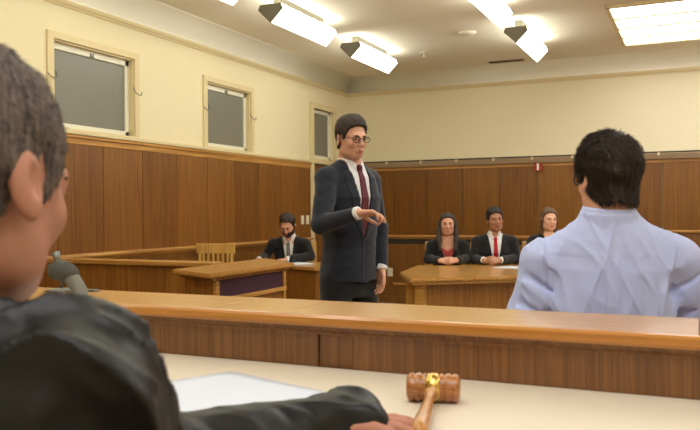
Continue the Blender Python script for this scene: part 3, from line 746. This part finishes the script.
def person(name, label, loc, az, sp):
    """sp: world joints and look. Everything is built in the frame of the person's root (rotated by az)."""
    root = empty('person', loc, az); tag(root, label, 'person', sp.get('group'))
    Rw = rotz(az); L0 = np.array(loc, float)
    def T(p): return (np.asarray(p, float)-L0)@Rw          # world -> local
    def Dv(v): return np.asarray(v, float)@Rw
    h = sp.get('h', .005); hh = sp.get('hh', h)
    S = sp.get('s', 1.0); Wd = sp.get('w', 1.0)
    pel, nb = T(sp['pelvis']), T(sp['neck'])
    t = unit(nb-pel); Lt = np.linalg.norm(nb-pel)
    xr = np.array([math.cos(sp.get('twist', 0)), math.sin(sp.get('twist', 0)), 0]); xr = unit(xr-t*(xr@t)); fwd = np.cross(t, xr)
    R = np.stack([xr, fwd, t], 1)
    J = {k: T(v) for k, v in sp['j'].items()}
    fem = sp.get('fem', False)
    hc = T(sp['head']); HR = rotz(sp.get('hyaw', 0))@rotx(sp.get('hpitch', 0))@roty(sp.get('hroll', 0)); HS = sp.get('hs', 1.0)
    HF = HEADF[fem]
    H = np.array([-.12, 0, .30, .62, .84, 1.0])*Lt; H[0] = -.10
    A = np.array([.120, .132, .125, .152, .130, .055])*Wd; B = np.array([.080, .088, .090, .112, .090, .052]); Y = [0, 0, .005, .005, -.005, -.01]
    body = Field()
    body.loft(pel, R, H, A, B, Y, .03)
    body.cone(J['shL'], J['shR'], .045, .045, .03)
    nk = hc+HR@vec(0, -.028, -.07)*HS
    body.chain([nb-t*.03, (nb+nk)/2+HR@vec(0, -.004, 0), nk], [.058, .049 if not fem else .041, .047 if not fem else .041], .03)
    for s in 'LR':
        body.chain([nb-t*.01, J['sh'+s]], [.045, .045], .04)
        body.chain([J['sh'+s], J['el'+s], J['wr'+s]], [.047, .038, .026], .015)
        hd = sp['hand'+s]
        hand(body, J['wr'+s], Dv(hd['d']), Dv(hd['n']), Dv(hd['side']), S*(.93 if fem else 1.0), hd.get('curl', (.35, .4, .45, .5)), thumb=hd.get('thumb', .5), spread=hd.get('spread', .06))
        body.chain([J['hip'+s], J['kn'+s], J['an'+s]], [.068, .052, .035], .02)
        body.ell(J['an'+s]+vec(0, .06, -.045), (.035, .10, .03), .02)
    body.sub(HF, hc, HR, HS, .17*HS, .018)
    allp = np.array([hc+vec(0, 0, .14), hc-.14, nb]+[p for p in J.values()]+[J['wr'+s]+Dv(sp['hand'+s]['d'])*.12 for s in 'LR'])
    lo = allp.min(0)-.19; hi = allp.max(0)+.19
    lo[2] = allp[:, 2].min()-.12
    sdf_obj('body', body, lo, hi, hh, sp['skin'], root)
    # face parts
    def Hp(p): return hc+HR@(np.asarray(p, float)*HS)
    for s in (-1, 1):
        e_ = MB(); b_ = bmesh.new(); bmesh.ops.create_uvsphere(b_, u_segments=20, v_segments=12, radius=.0106*HS); e_._add(b_, Matrix.Translation(Hp((s*.0305, .0815, .0035)))); eye = e_.build('eye', 'eye_white', root, True)
        gz = Hp((s*.0305+sp.get('gaze', 0), .0882, .0030)); e_ = MB(); b_ = bmesh.new(); bmesh.ops.create_uvsphere(b_, u_segments=16, v_segments=10, radius=.0062*HS); e_._add(b_, Matrix.Translation(gz)); e_.build('iris', 'iris', eye, True)
        arc = [Hp((s*x, y, z)) for x, y, z in ((.014, .097, .0175), (.024, .0965, .0215), (.036, .090, .0215), (.046, .080, .0165))]
        w_ = .0026 if fem else .0036
        MB().tube(arc, [w_*.8*HS, w_*1.2*HS, w_*HS, w_*.4*HS], 8).build('eyebrow', sp['hair'], root, True)
        # upper lid line
        MB().tube([Hp((s*x, y, z)) for x, y, z in ((.019, .0905, .0075), (.026, .0945, .0125), (.035, .0935, .0125), (.042, .0885, .0075))], [.0008*HS, .0018*HS, .0018*HS, .0008*HS], 6).build('eyelid', 'hair_dark', root, True)
    m = MB()
    sm = sp.get('smile', .002)
    m.tube([Hp(p) for p in ((-.024, .0875, -.0615+sm), (-.011, .0965, -.0585), (0, .0985, -.0595), (.011, .0965, -.0585), (.024, .0875, -.0615+sm))], [x*HS for x in (.0015, .0036, .0034, .0036, .0015)], 10)
    m.tube([Hp(p) for p in ((-.020, .0885, -.0645+sm*.6), (-.010, .0955, -.0672), (0, .0970, -.0680), (.010, .0955, -.0672), (.020, .0885, -.0645+sm*.6))], [x*HS for x in (.0015, .004, .0044, .004, .0015)], 10)
    m.build('lips', sp.get('lips', 'lips'), root, True)
    # hair
    hf = hair_fn(sp.get('style', 'short'), fem, sp.get('hthick', .010), sp.get('htop', .012), sp.get('seed', 1), sp.get('line'))
    def hw(P): return hf((P-hc)@HR/HS)*HS
    rr = .36 if sp.get('style') in ('long', 'bun') else .15
    v, F = surface(hw, hc-vec(.15, .15, rr), hc+vec(.15, .15, .16), sp.get('hhair', hh))
    if sp.get('strands'):
        n_, ln, wd, lift = sp['strands']; loc_ = (v-hc)@HR/HS
        tri = v[F]; fn_ = np.cross(tri[:, 1]-tri[:, 0], tri[:, 2]-tri[:, 0]); nn = np.zeros_like(v)
        for k in range(4): np.add.at(nn, F[:, k], fn_)
        nn /= np.linalg.norm(nn, axis=1)[:, None]+1e-9
        q = (v-hc)@HR
        q = (nn*q).sum(1) > 0
        vv, nv = v[q], nn[q]
        def dirf(p):
            l = (p-hc)@HR; crown = vec(.01, -.045, .1); d = l-crown; d[:, 2] -= np.clip(.08-l[:, 2], 0, .2)*2.0
            return d@HR.T
        V2, T2 = strands('s', vv, nv, None, None, n_, ln, wd, dirf, 3, lift)
        F4 = np.concatenate([F[:, [0, 1, 2]], F[:, [0, 2, 3]]]); v = np.concatenate([v, V2]); F = np.concatenate([F4, T2+len(v)-len(V2)])
    np_mesh('hair', v, F, sp['hair'], root)
    if sp.get('beard'):
        hfld = HF
        def bf(P):
            q = (P-hc)@HR/HS; x, y, z = q.T
            d = np.maximum(hfld(q)-.0035+.001*noise3(q, 5, 300), z-np.interp(y, [-.02, .02, .06, .09], [.0, -.02, -.045, -.042])); d = np.maximum(d, -y-.0)
            mouth = np.sqrt((x/1.6)**2+(z+.063)**2)-.011; d = np.maximum(d, -mouth)
            return np.maximum(d, np.abs(x)*.0+(-.125-z))*HS
        sdf_obj('beard', bf, hc-.16, hc+.16, hh, sp['hair'], root)
    if sp.get('glasses'):
        m = MB()
        for s in (-1, 1):
            m.tube([Hp((s*.033+.0235*math.cos(a), .1035-abs(.0235*math.cos(a)*s+.01)*.12, .001+.0165*math.sin(a)*(1 if abs(math.sin(a)) < .9 else .95))) for a in np.linspace(0, 2*PI, 25)], .0020*HS, 8)
            m.tube([Hp((s*.056, .099, .008)), Hp((s*.078, .05, .008)), Hp((s*.082, -.005, .006)), Hp((s*.080, -.015, -.008))], .0018*HS, 8)
        m.tube([Hp((-.01, .104, .004)), Hp((0, .1065, .006)), Hp((.01, .104, .004))], .002*HS, 8)
        m.build('glasses', 'black', root, True)
    # clothing
    g_ = sp.get('grow', .022)
    kind = sp['top']
    fold = sp.get('fold', .003)
    cloth = Field()
    if kind == 'jacket':
        hem = sp.get('hem', -.20)
        Hj = np.array([hem, -.05, .25*Lt, .45*Lt, .70*Lt, .88*Lt, 1.0*Lt]); Aj = (np.array([.190, .172, .150, .160, .178, .150, .075]))*Wd+.004; Bj = np.array([.135, .130, .118, .124, .130, .105, .072])
        cloth.loft(pel, R, Hj, Aj, Bj, [0, 0, .005, .005, .005, -.005, -.012], .025, 2.5)
        cloth.cone(J['shL']-t*.006, J['shR']-t*.006, .050, .050, .03)
        for s in 'LR':
            cloth.chain([nb-t*.005-R[:, 1]*.012, J['sh'+s]+t*.002], [.050, .054], .035)
            cf = J['wr'+s]+(J['el'+s]-J['wr'+s])*.09
            cloth.chain([J['sh'+s], J['el'+s], cf], [.060, .049, .037], .018)
    elif kind == 'blouse':
        pass
    shirtF = Field()
    Hs = np.array([-.1, .25*Lt, .70*Lt, .88*Lt, 1.0*Lt]); As = np.array([.150, .136, .160, .13, .066])*Wd; Bs = np.array([.112, .105, .1155, .095, .064])
    shirtF.loft(pel, R, Hs, As, Bs, [0, .005, .008, -.002, -.012], .02, 2.3)
    for s in 'LR': shirtF.chain([nb-t*.01-R[:, 1]*.01, J['sh'+s]-t*.004], [.054, .046], .03)
    if kind == 'jacket':
        tz = sp.get('vtop', 1.04)*Lt; bz = sp.get('vbot', .40)*Lt; vw = sp.get('vw', .062)
        lo2 = lo.copy(); hi2 = hi.copy()
        def jac(P):
            q = (P-pel)@R; x, y, z = q.T
            d = cloth(P)
            fz = np.clip((z-bz)/(tz-bz), 0, 1.3); wv = vw*fz**.8
            front = np.clip(y/.03, 0, 1)
            lap = (np.abs(x) > wv) & (np.abs(x) < wv+.052*np.clip(np.sin(np.clip(fz*1.1, 0, 1)*PI*.85)+.15, 0, 1)) & (z > bz) & (y > 0) & (z < .93*Lt)
            d = d-.0045*lap
            d = d-.002*((x > 0) & (x < .012) & (z < bz) & (y > 0))
            d = d+fold*noise3(P, 11, 28)+fold*.5*noise3(P*vec(1, 1, 2), 12, 60)
            v_ = np.maximum(np.maximum(np.abs(x)-wv, bz-z), -y+.0)
            d = np.maximum(d, -v_)
            # open at the neck
            nkd = np.sqrt(x**2+(y+.012)**2)-.066
            return np.maximum(d, -np.maximum(nkd, .955*Lt-z))
        sdf_obj('suit_jacket', jac, lo2, hi2, h, sp['cloth'], root)
        if sp.get('shirt'):
            colF = Field(); c0 = nb-t*.028; c1 = nb+(nk-nb)*.52
            colF.cone(c0, c1, .079 if not fem else .066, .062 if not fem else .055, .01)
            def shi(P):
                q = (P-pel)@R; x, y, z = q.T
                d = np.minimum(shirtF(P)-.004, colF(P))
                tt = (P-c1)@unit(c1-c0); d = np.maximum(d, tt-.004+np.clip(y-.02, 0, .08)*.25)
                notch = np.maximum(np.abs(x)-np.clip((z-Lt*.965)*.8, 0, .03), -y+.02); d = np.maximum(d, -notch)
                return np.maximum(d, .1*Lt-z)
            sdf_obj('shirt', shi, lo, hi, h, sp['shirt'], root)
            for s in 'LR':
                dirw = unit(J['wr'+s]-J['el'+s]); a_ = J['wr'+s]-dirw*.05; b_ = J['wr'+s]+dirw*.010
                cu = Field(); cu.cone(a_, b_, .034, .033)
                def cuf(P, cu=cu, b_=b_, dirw=dirw): return np.maximum(cu(P), (P-b_)@dirw)
                sdf_obj('shirt_cuff', cuf, np.minimum(a_, b_)-.05, np.maximum(a_, b_)+.05, h*.8, sp['shirt'], root)
        if sp.get('tie'):
            def ti(P):
                q = (P-pel)@R; x, y, z = q.T
                w_ = np.interp(z, [bz-.05, Lt*.90, Lt*.925, Lt*.98], [.034, .018, .016, .024])
                d = np.minimum(shirtF(P)-.011, BIG); sh = shirtF(P)
                kn = np.sqrt((x/1.1)**2+(y-.075)**2+((z-Lt*.965)/1.1)**2)-.017
                d = np.maximum(np.maximum(d, -sh), np.maximum(np.abs(x)-w_, -y))
                d = np.maximum(d, np.maximum(bz-.05-z, z-Lt*.95))
                return np.minimum(d, kn)
            sdf_obj('necktie', ti, pel-.3, nb+.2, h*.8, sp['tie'], root)
        if sp.get('inner'):
            def inn(P):
                q = (P-pel)@R; x, y, z = q.T
                d = shirtF(P)-.004; return np.maximum(np.maximum(d, z-Lt*.86+np.clip(.06-np.abs(x), 0, .06)*.5), .1*Lt-z)
            sdf_obj('blouse', inn, lo, hi, h, sp['inner'], root)
    if kind == 'custom':
        sp['build'](root, pel, nb, t, R, J, Lt, lo, hi, h, noise3)
    # legs and shoes
    tr_ = Field(); tr_.loft(pel, R, np.array([-.12, -.02, .12]), np.array([.142, .150, .136])*Wd, [.108, .110, .100], [0, 0, 0], .03)
    for s in 'LR':
        tr_.chain([J['hip'+s], J['kn'+s], J['an'+s]+vec(0, 0, -.01)], [.086, .066, .056], .03)
        if np.linalg.norm(J['hip'+s]-pel) > 0: pass
    def trf(P): return tr_(P)+.003*noise3(P, 31, 30)
    if sp.get('legs', True):
        sdf_obj('trousers', trf, lo, hi, max(h, .006), sp.get('trouser', 'trouser_black'), root)
        for s in 'LR':
            sh = Field(); a_ = J['an'+s]; sh.ell(a_+vec(0, .06, -.045), (.046, .135, .036), .02); sh.ell(a_+vec(0, -.02, -.02), (.042, .055, .05), .02)
            def shf(P, sh=sh, a_=a_): return np.maximum(sh(P), (a_[2]-.078)-P[:, 2])
            sdf_obj('shoe', shf, a_-.2, a_+.25, .006, 'shoe', root)
    return root, dict(Hp=Hp, hc=hc, HR=HR, HS=HS, R=R, pel=pel, nb=nb, t=t, J=J, Lt=Lt, T=T, lo=lo, hi=hi)

# ------------------------------------------------------------------ figures
def place(loc, az):
    Rz = rotz(az); L0 = np.array(loc, float)
    return lambda *p: L0+Rz@np.array(p, float)
def az_of(fx, fy): return math.atan2(-fx, fy)
def creases(P, segs):
    out = np.zeros(len(P))
    for a, b_, amp, wd in segs:
        a = np.asarray(a, float); b_ = np.asarray(b_, float); ab = b_-a; m = np.nonzero(((P-(a+b_)/2)**2).sum(1) < (np.linalg.norm(ab)/2+3*wd)**2)[0]
        t = np.clip(((P[m]-a)@ab)/(ab@ab), 0, 1); q = P[m]-a-t[:, None]*ab
        out[m] += amp*np.exp(-(q*q).sum(1)/wd**2)*np.sin(PI*(.08+.84*t))
    return out

# standing advocate
az = az_of(.9, -.43)
W_ = place((-1.72, 3.74, 0), az)
person('person', 'standing man in a navy suit, glasses and dark red tie, one hand raised', (-1.72, 3.74, 0), az, dict(
    pelvis=W_(0, 0, .96), neck=(-1.700, 3.732, 1.545), head=(-1.672, 3.688, 1.677), hyaw=math.radians(-6), hpitch=-.15, hroll=.03, w=.92, hs=.94, s=.92,
    j=dict(shR=(-1.768, 3.585, 1.462), shL=(-1.650, 3.875, 1.462), elR=(-1.74, 3.46, 1.225), wrR=(-1.515, 3.41, 1.282),
           elL=(-1.605, 3.90, 1.20), wrL=(-1.565, 3.835, .985), hipR=W_(.09, 0, .92), hipL=W_(-.09, 0, .92), knR=W_(.10, .03, .50), knL=W_(-.10, .04, .50),
           anR=W_(.10, 0, .08), anL=W_(-.11, 0, .08)),
    handR=dict(d=(.9, .32, .02), n=(.05, -.25, -1), side=(-.4, .9, .3), curl=(.6, .4, .45, .5), thumb=1.0),
    handL=dict(d=(.03, -.1, -1), n=(-.6, -.8, 0), side=(.8, -.6, 0), curl=(.25, .3, .35, .4)),
    skin='skin_fair', hair='hair_dark', style='short', hthick=.006, htop=.020, seed=4, glasses=True, h=.0045, hh=.0035,
    top='jacket', cloth='navy', shirt='white_shirt', tie='maroon_tie', trouser='trouser_black', hem=-.035, smile=.004, gaze=.001, vbot=.32, vw=.066, fold=.005,
    strands=(2500, .020, .0006, .15)))

# witness seen from behind
def witness_shirt(root, pel, nb, t, R, J, Lt, lo, hi, h, n3):
    F = Field()
    F.loft(pel, R, np.array([-.14, 0, .22, .40, .62, .80, .93, 1.02])*Lt, [.178, .180, .174, .172, .170, .148, .100, .066], [.135, .135, .125, .128, .128, .112, .088, .066], [0, 0, .005, .0, -.005, -.01, -.016, -.016], .03, 2.4)
    F.cone(J['shL'], J['shR'], .050, .050, .04)
    for s in 'LR':
        F.chain([nb-t*.015-R[:, 1]*.012, J['sh'+s]+t*.004], [.048, .050], .045)
        F.chain([J['sh'+s], J['el'+s], J['wr'+s]], [.062, .056, .046], .02)
    Cl = Field(); Cl.cone(nb-t*.03-R[:, 1]*.012, nb+t*.055-R[:, 1]*.022, .078, .066, .01)
    yk = .87*Lt
    segs = []
    def Q(x, y, z): return pel+R@vec(x, y, z*Lt)
    r = np.random.default_rng(5)
    for s in (-1, 1):
        sh = J['shL'] if s < 0 else J['shR']; el = J['elL'] if s < 0 else J['elR']
        arm = Q(s*.165, -.06, .56)
        for k in range(7):      # creases fanning out of the armpit
            e2 = Q(s*(.02+.03*k), -.12, .18+.07*k+.02*r.random()); segs.append((arm+r.normal(size=3)*.008, e2, .006*(1 if k % 2 else -.8), .010))
        for k in range(6):      # rings on the sleeve
            c = sh+(el-sh)*(.22+.15*k); dd = vec(.06*s, 0, .035); segs.append((c-dd+vec(0, -.05, -.01), c+dd+vec(0, -.05, .02*(k % 2)), .012*(1 if k % 2 else -1), .010))
    for k in range(16):
        x = r.uniform(-.13, .13); z = r.uniform(.1, .65); segs.append((Q(x, -.12, z), Q(x+r.uniform(-.06, .06), -.12, z-r.uniform(.12, .3)), r.choice([-1, 1])*.004, .010))
    def f(P):
        q = (P-pel)@R; x, y, z = q.T
        d = F(P)-creases(P, segs)+.003*n3(P, 3, 25)+.0012*n3(P, 8, 90)-.007*ridges(P, 41, (.15, 0, 1), 34, 3.5)-.004*ridges(P, 42, (-.4, 0, 1), 60, 3)
        back = y < 0
        d = d-.0012*(back & (z > yk-.002-.03*np.abs(x)) & (np.abs(x) < .15))        # yoke
        d = d-.005*np.exp(-((np.abs(x)-.016)/.005)**2)*(back & (z < yk))*np.clip((z+.1)/.4, 0, 1)  # centre box pleat
        ax_ = np.abs(x)-(.158+.03*np.clip((z/Lt-.6), 0, .4)); d = d+.0035*np.exp(-(ax_/.004)**2)*(z > .5*Lt)   # armhole seams
        col = Cl(P)+.0015*n3(P, 9, 60); tt = (P-nb)@t; col = np.maximum(col, tt-.040+.15*np.clip(y+.0, 0, .1)); col = col-.003*(tt < .028)*(tt > -.02)
        return np.minimum(d, col)
    sdf_obj('shirt', f, lo, hi, h, 'blue_shirt', root)
M['blue_shirt'] = fabric('blue_shirt', (190, 202, 250), .8, .12, 500, .04, .1)
az = az_of(-.22, .975)
W_ = place((-.25, 2.18, .18), az)
person('person', 'dark haired man in a light blue shirt seated with his back to the bench', (-.25, 2.18, .18), az, dict(
    pelvis=(-.25, 2.22, .68), neck=(-.222, 2.15, 1.262), head=(-.222, 2.135, 1.375), hyaw=math.radians(22), hpitch=-.05, hs=.895, w=1.0,
    j=dict(shL=(-.385, 2.115, 1.150), shR=(-.058, 2.205, 1.155), elL=(-.450, 2.10, .92), wrL=(-.40, 2.38, .90), elR=(.02, 2.30, .93), wrR=(-.06, 2.50, .90),
           hipL=W_(-.10, .03, .48), hipR=W_(.10, .03, .48), knL=W_(-.13, .46, .47), knR=W_(.13, .46, .47), anL=W_(-.13, .48, .08), anR=W_(.13, .48, .08)),
    handL=dict(d=(.4, .9, -.1), n=(0, 0, -1), side=(.9, -.3, 0)), handR=dict(d=(-.5, .85, -.1), n=(0, 0, -1), side=(-.9, -.3, 0)),
    skin='skin_fair', hair='hair_dark', style='short', hthick=.011, htop=.014, seed=9, glasses=True, h=.004, hh=.0035, hhair=.003,
    top='custom', build=witness_shirt, strands=(9000, .022, .0006, .38),
    line=[-.080, -.080, -.050, .028, -.006, .0, .056, .072, .078]))
c = chair('panel'); c.location = (-.22, 2.3, .18); c.rotation_euler.z = az; tag(c, 'oak chair under the seated man in the light blue shirt', 'chair')
for ch in list(c.children):
    if ch.name.startswith(('back_panel', 'back_post')): bpy.data.objects.remove(ch)

# judge in the black robe, seen from behind his right shoulder
def robe(root, pel, nb, t, R, J, Lt, lo, hi, h, n3):
    F = Field()
    F.loft(pel, R, np.array([-.25, 0, .25, .50, .70, .84, .96, 1.03])*Lt, [.23, .215, .195, .195, .20, .175, .11, .075], [.17, .16, .145, .14, .135, .115, .085, .07], [0, 0, 0, 0, -.005, -.01, -.015, -.015], .03, 2.3)
    F.cone(J['shL'], J['shR'], .064, .064, .04)
    for s in 'LR':
        F.chain([nb-t*.02-R[:, 1]*.015, J['sh'+s]], [.058, .066], .05)
        d = unit(J['wr'+s]-J['el'+s]); end = J['wr'+s]+d*.055
        F.chain([J['sh'+s], J['el'+s]+vec(0, 0, .0)], [.078, .056], .03)
        F.chain([J['el'+s], J['wr'+s], end], [.050, .038, .038], .03)
        if s == 'R': F.chain([end, J['wrR']+unit((.92, .42, -.05))*.060], [.038, .034], .03)
        # cloth pooled on the desk below the forearm
        F.ell((J['el'+s]+J['wr'+s])/2+vec(.01, -.02, -.012), (.075, .13, .014), .02)
    segs = []
    sh, el, wr = J['shR'], J['elR'], J['wrR']
    r = np.random.default_rng(11)
    for k in range(7):
        c = sh+(el-sh)*(.05+.15*k); w_ = vec(.075, -.03, 0)
        segs.append((c+vec(.0, -.09, .05-.02*k), c+vec(.08, .03, -.03+.005*k), .020*(1 if k % 2 else -1), .018))
    for k in range(6): segs.append((nb+vec(-.02+.03*k, -.06, -.02), pel+vec(.02+.05*k, -.12, .12), .020*(1 if k % 2 else -1), .020))
    for k in range(5): segs.append((sh+vec(-.02+.02*k, -.07, .01), el+vec(.02, -.07-.02*k, .0), .016*(1 if k % 2 else -1), .016))
    for k in range(5):
        c = el+(wr-el)*(.1+.22*k); segs.append((c+vec(-.05, .02, .035), c+vec(.05, .03, .02), .008*(1 if k % 2 else -1), .010))
    cut = J['wrR']+unit(J['wrR']-J['elR'])*.05
    def f(P):
        d = F(P)-creases(P, segs)+.005*n3(P, 21, 22)-(.018*ridges(P, 23, (.35, .45, -.8), 36, 4, 2.0)+.008*ridges(P, 24, (.2, .6, -.7), 70, 4, 2.0))*np.clip(1.25-np.clip((P[:, 1]-.12)/.15, 0, 1), 0, 1)
        # open bell at the sleeve end
        dd = unit(J['wrR']-J['elR']); tt = (P-cut)@dd; q = P-cut-tt[:, None]*dd
        hole = np.maximum(np.sqrt((q*q).sum(1))-.036, -tt-.03)
        bx = np.maximum(np.maximum(P[:, 2]-.9512, .765-LOCY-P[:, 1]), .90-P[:, 2]); d = np.maximum(d, -bx)
        nk_ = (P-nb)@t; qq = (P-nb)-nk_[:, None]*t
        d = np.maximum(d, -np.maximum(np.sqrt((qq*qq).sum(1))-.062, -nk_-.02))
        return np.maximum(d, .955-P[:, 2]-1e-4+np.where(P[:, 1]+LOCY > .775, 0, -5))
    LOCY = JL[1]
    f0 = f
    def f1(P): return np.maximum(F_top(P, f0), 0*P[:, 0]-9)
    def F_top(P, g): return g(P)
    sdf_obj('robe', f0, lo, hi, h, 'robe', root)
M['robe'] = mat('black_robe_cloth', srgb(11, 10, 11), .42, noise=.15, nscale=40, bump=.08, bscale=300, spec=.35, sheen=.0)
M['skin_judge'] = skinmat('skin_judge', (182, 126, 104))
JL = (-.68, .45, 0)
person('person', 'grey haired man in a black robe seated at the bench, seen from behind his shoulder', JL, 0, dict(
    pelvis=(-.68, .42, .74), neck=(-.688, .49, 1.155), head=(-.682, .550, 1.325), hyaw=math.radians(9), hpitch=-.16, hs=1.12, w=1.15,
    j=dict(shR=(-.515, .515, 1.120), shL=(-.88, .515, 1.125), elR=(-.625, .755, .985), wrR=(-.510, 1.025, .974), elL=(-.98, .45, .88), wrL=(-.83, .66, .80),
           hipL=(-.78, .42, .70), hipR=(-.58, .42, .70), knL=(-.80, .72, .66), knR=(-.56, .72, .66), anL=(-.80, .74, .27), anR=(-.56, .74, .27)),
    handR=dict(d=(.90, .40, .0), n=(0, 0, -1), side=(-.4, .9, 0), curl=(.10, .12, .14, .2), spread=.14, thumb=.1), handL=dict(d=(.8, .5, -.1), n=(0, 0, -1), side=(.9, -.3, 0), curl=(.16, .18, .2, .25)),
    s=.9, skin='skin_judge', hair='hair_grey', style='short', hthick=.0035, htop=.012, seed=15, line=[-.06, -.056, -.036, .028, -.022, -.012, .040, .060, .068], h=.005, hh=.003, hhair=.0028, top='custom', build=robe,
    strands=(12000, .010, .00035, .35)))

c = chair('panel'); c.location = (-.68, .42, .18); tag(c, 'armless oak chair under the man in the black robe', 'chair')
for ch in list(c.children):
    if ch.name.startswith(('back_panel', 'back_post')): bpy.data.objects.remove(ch)
# seated people at the tables
def seated(name, label, xy, az, seat=.45, lean=0, heady=0, hz=0, **kw):
    W_ = place((xy[0], xy[1], 0), az); T_ = kw.pop('torso', .50); sw = kw.pop('sw', .175)
    nby = math.sin(lean)*T_; nbz = seat+.10+math.cos(lean)*T_
    armR = kw.pop('armR'); armL = kw.pop('armL')
    sp = dict(pelvis=W_(0, -.02, seat+.10), neck=W_(0, nby, nbz), head=W_(kw.pop('headx', 0), nby+.035+heady, nbz+.165+hz),
        j=dict(shR=W_(sw, nby, nbz-.06), shL=W_(-sw, nby, nbz-.06), elR=W_(*armR[0]), wrR=W_(*armR[1]), elL=W_(*armL[0]), wrL=W_(*armL[1]),
               hipR=W_(.09, .02, seat+.08), hipL=W_(-.09, .02, seat+.08), knR=W_(.11, .43, seat+.07), knL=W_(-.11, .43, seat+.07), anR=W_(.11, .42, .08), anL=W_(-.11, .42, .08)))
    Rz = rotz(az)
    for k in ('handR', 'handL'):
        hd = kw[k]; kw[k] = dict(hd, d=Rz@np.array(hd['d'], float), n=Rz@np.array(hd['n'], float), side=Rz@np.array(hd['side'], float))
    sp.update(kw); sp.setdefault('h', .006); sp.setdefault('hh', .0045)
    return person(name, label, (xy[0], xy[1], 0), az, sp)
clR = dict(d=(-.85, .45, -.05), n=(-.4, -.6, -.6), side=(0, .3, .9), curl=(.5, .5, .55, .6))
clL = dict(d=(.85, .40, -.05), n=(.4, -.6, -.6), side=(0, .3, .9), curl=(.5, .5, .55, .6))
flR = dict(d=(-.45, .9, -.05), n=(0, 0, -1), side=(-.9, -.3, 0), curl=(.2, .25, .3, .3)); flL = dict(d=(.45, .9, -.05), n=(0, 0, -1), side=(.9, -.3, 0), curl=(.2, .25, .3, .3))
azl = az_of(.36, -.93)
seated('person', 'long haired woman in a black jacket over a red top, hands folded on the table', (-2.385, 7.65), azl, lean=.12, torso=.445, sw=.155, fem=True, w=.9, s=.95, hs=.96,
    armR=((.20, .10, .80), (.095, .30, .795)), armL=((-.20, .10, .80), (-.075, .33, .80)), handR=clR, handL=clL, hz=-.005, hyaw=-.05,
    skin='skin_fair', hair='hair_dark', style='long', hthick=.010, htop=.008, seed=3, top='jacket', cloth='black_suit', inner='red_top', vbot=.42, vw=.085, lips='lips', smile=.006)
seated('person', 'short haired man in a black suit, white shirt and bright red tie with clasped hands', (-1.93, 7.805), azl, lean=.12, torso=.485, hs=1.0,
    armR=((.215, .10, .80), (.14, .30, .80)), armL=((-.21, .10, .80), (-.02, .34, .80)), handR=clR, handL=clL, hyaw=.12, hroll=.08,
    skin='skin_brown', hair='hair_black', style='short', hthick=.007, htop=.016, strands=(1500, .014, .0009, .25), seed=6, top='jacket', cloth='black_suit', shirt='white_shirt', tie='red_tie', vbot=.30, vw=.07, lips='lips_dark')
seated('person', 'woman in black with light brown hair, partly hidden by the man in the blue shirt', (-1.42, 8.0), azl, lean=.10, torso=.485, sw=.155, fem=True, w=.88, s=.95, hs=.97,
    armR=((.24, .16, .80), (.30, .42, .795)), armL=((-.22, .10, .80), (-.09, .34, .80)), handR=flR, handL=flL, hyaw=.16, hz=-.005,
    skin='skin_pale', hair='hair_light', style='bun', hthick=.009, htop=.010, seed=8, top='jacket', cloth='black_suit', inner='black_suit', vbot=.55, vw=.05)
azw = az_of(.30, -.95)
seated('person', 'bearded man in a black suit bent over his papers at the corner table', (-4.03, 7.33), azw, lean=.42, torso=.50, heady=.055, hz=-.015, hpitch=-.55, hyaw=-.10,
    armR=((.26, .20, .82), (.27, .46, .80)), armL=((-.23, .22, .82), (-.02, .44, .80)), handR=dict(flR, curl=(.3, .35, .4, .4)), handL=dict(flL, d=(.7, .6, -.05)),
    skin='skin_fair', hair='hair_dark', style='short', hthick=.008, htop=.014, strands=(1500, .014, .0009, .25), seed=12, top='jacket', cloth='black_suit', shirt='white_shirt', tie='grey_tie', beard=True, vbot=.30, vw=.06)
cl0 = chair('panel')
for i, (x, y, a, lb) in enumerate([(-2.385, 7.65, azl, 'pale oak chair under the long haired woman in the red top'), (-1.93, 7.805, azl, 'pale oak chair under the man with the bright red tie'),
        (-1.42, 8.0, azl, 'pale oak chair under the woman with light brown hair'), (-4.03, 7.33, azw, 'pale oak chair under the bearded man bent over papers')]):
    o = cl0 if i == 0 else copy_tree(cl0)
    o.location = (x, y, -.0); o.rotation_euler.z = a; tag(o, lb, 'chair', 'oak chairs at the tables')
paper('paper_sheet', [(-3.95, 6.90), (-3.70, 6.77), (-3.58, 6.95), (-3.84, 7.08)], .7525, 'open white papers on the corner table under the hand of the bearded man', sheets=25)
paper('paper_sheet', [(-1.80, 7.15), (-1.50, 7.06), (-1.36, 7.26), (-1.66, 7.36)], .7505, 'white papers on the wide table in front of the woman in black', sheets=8)
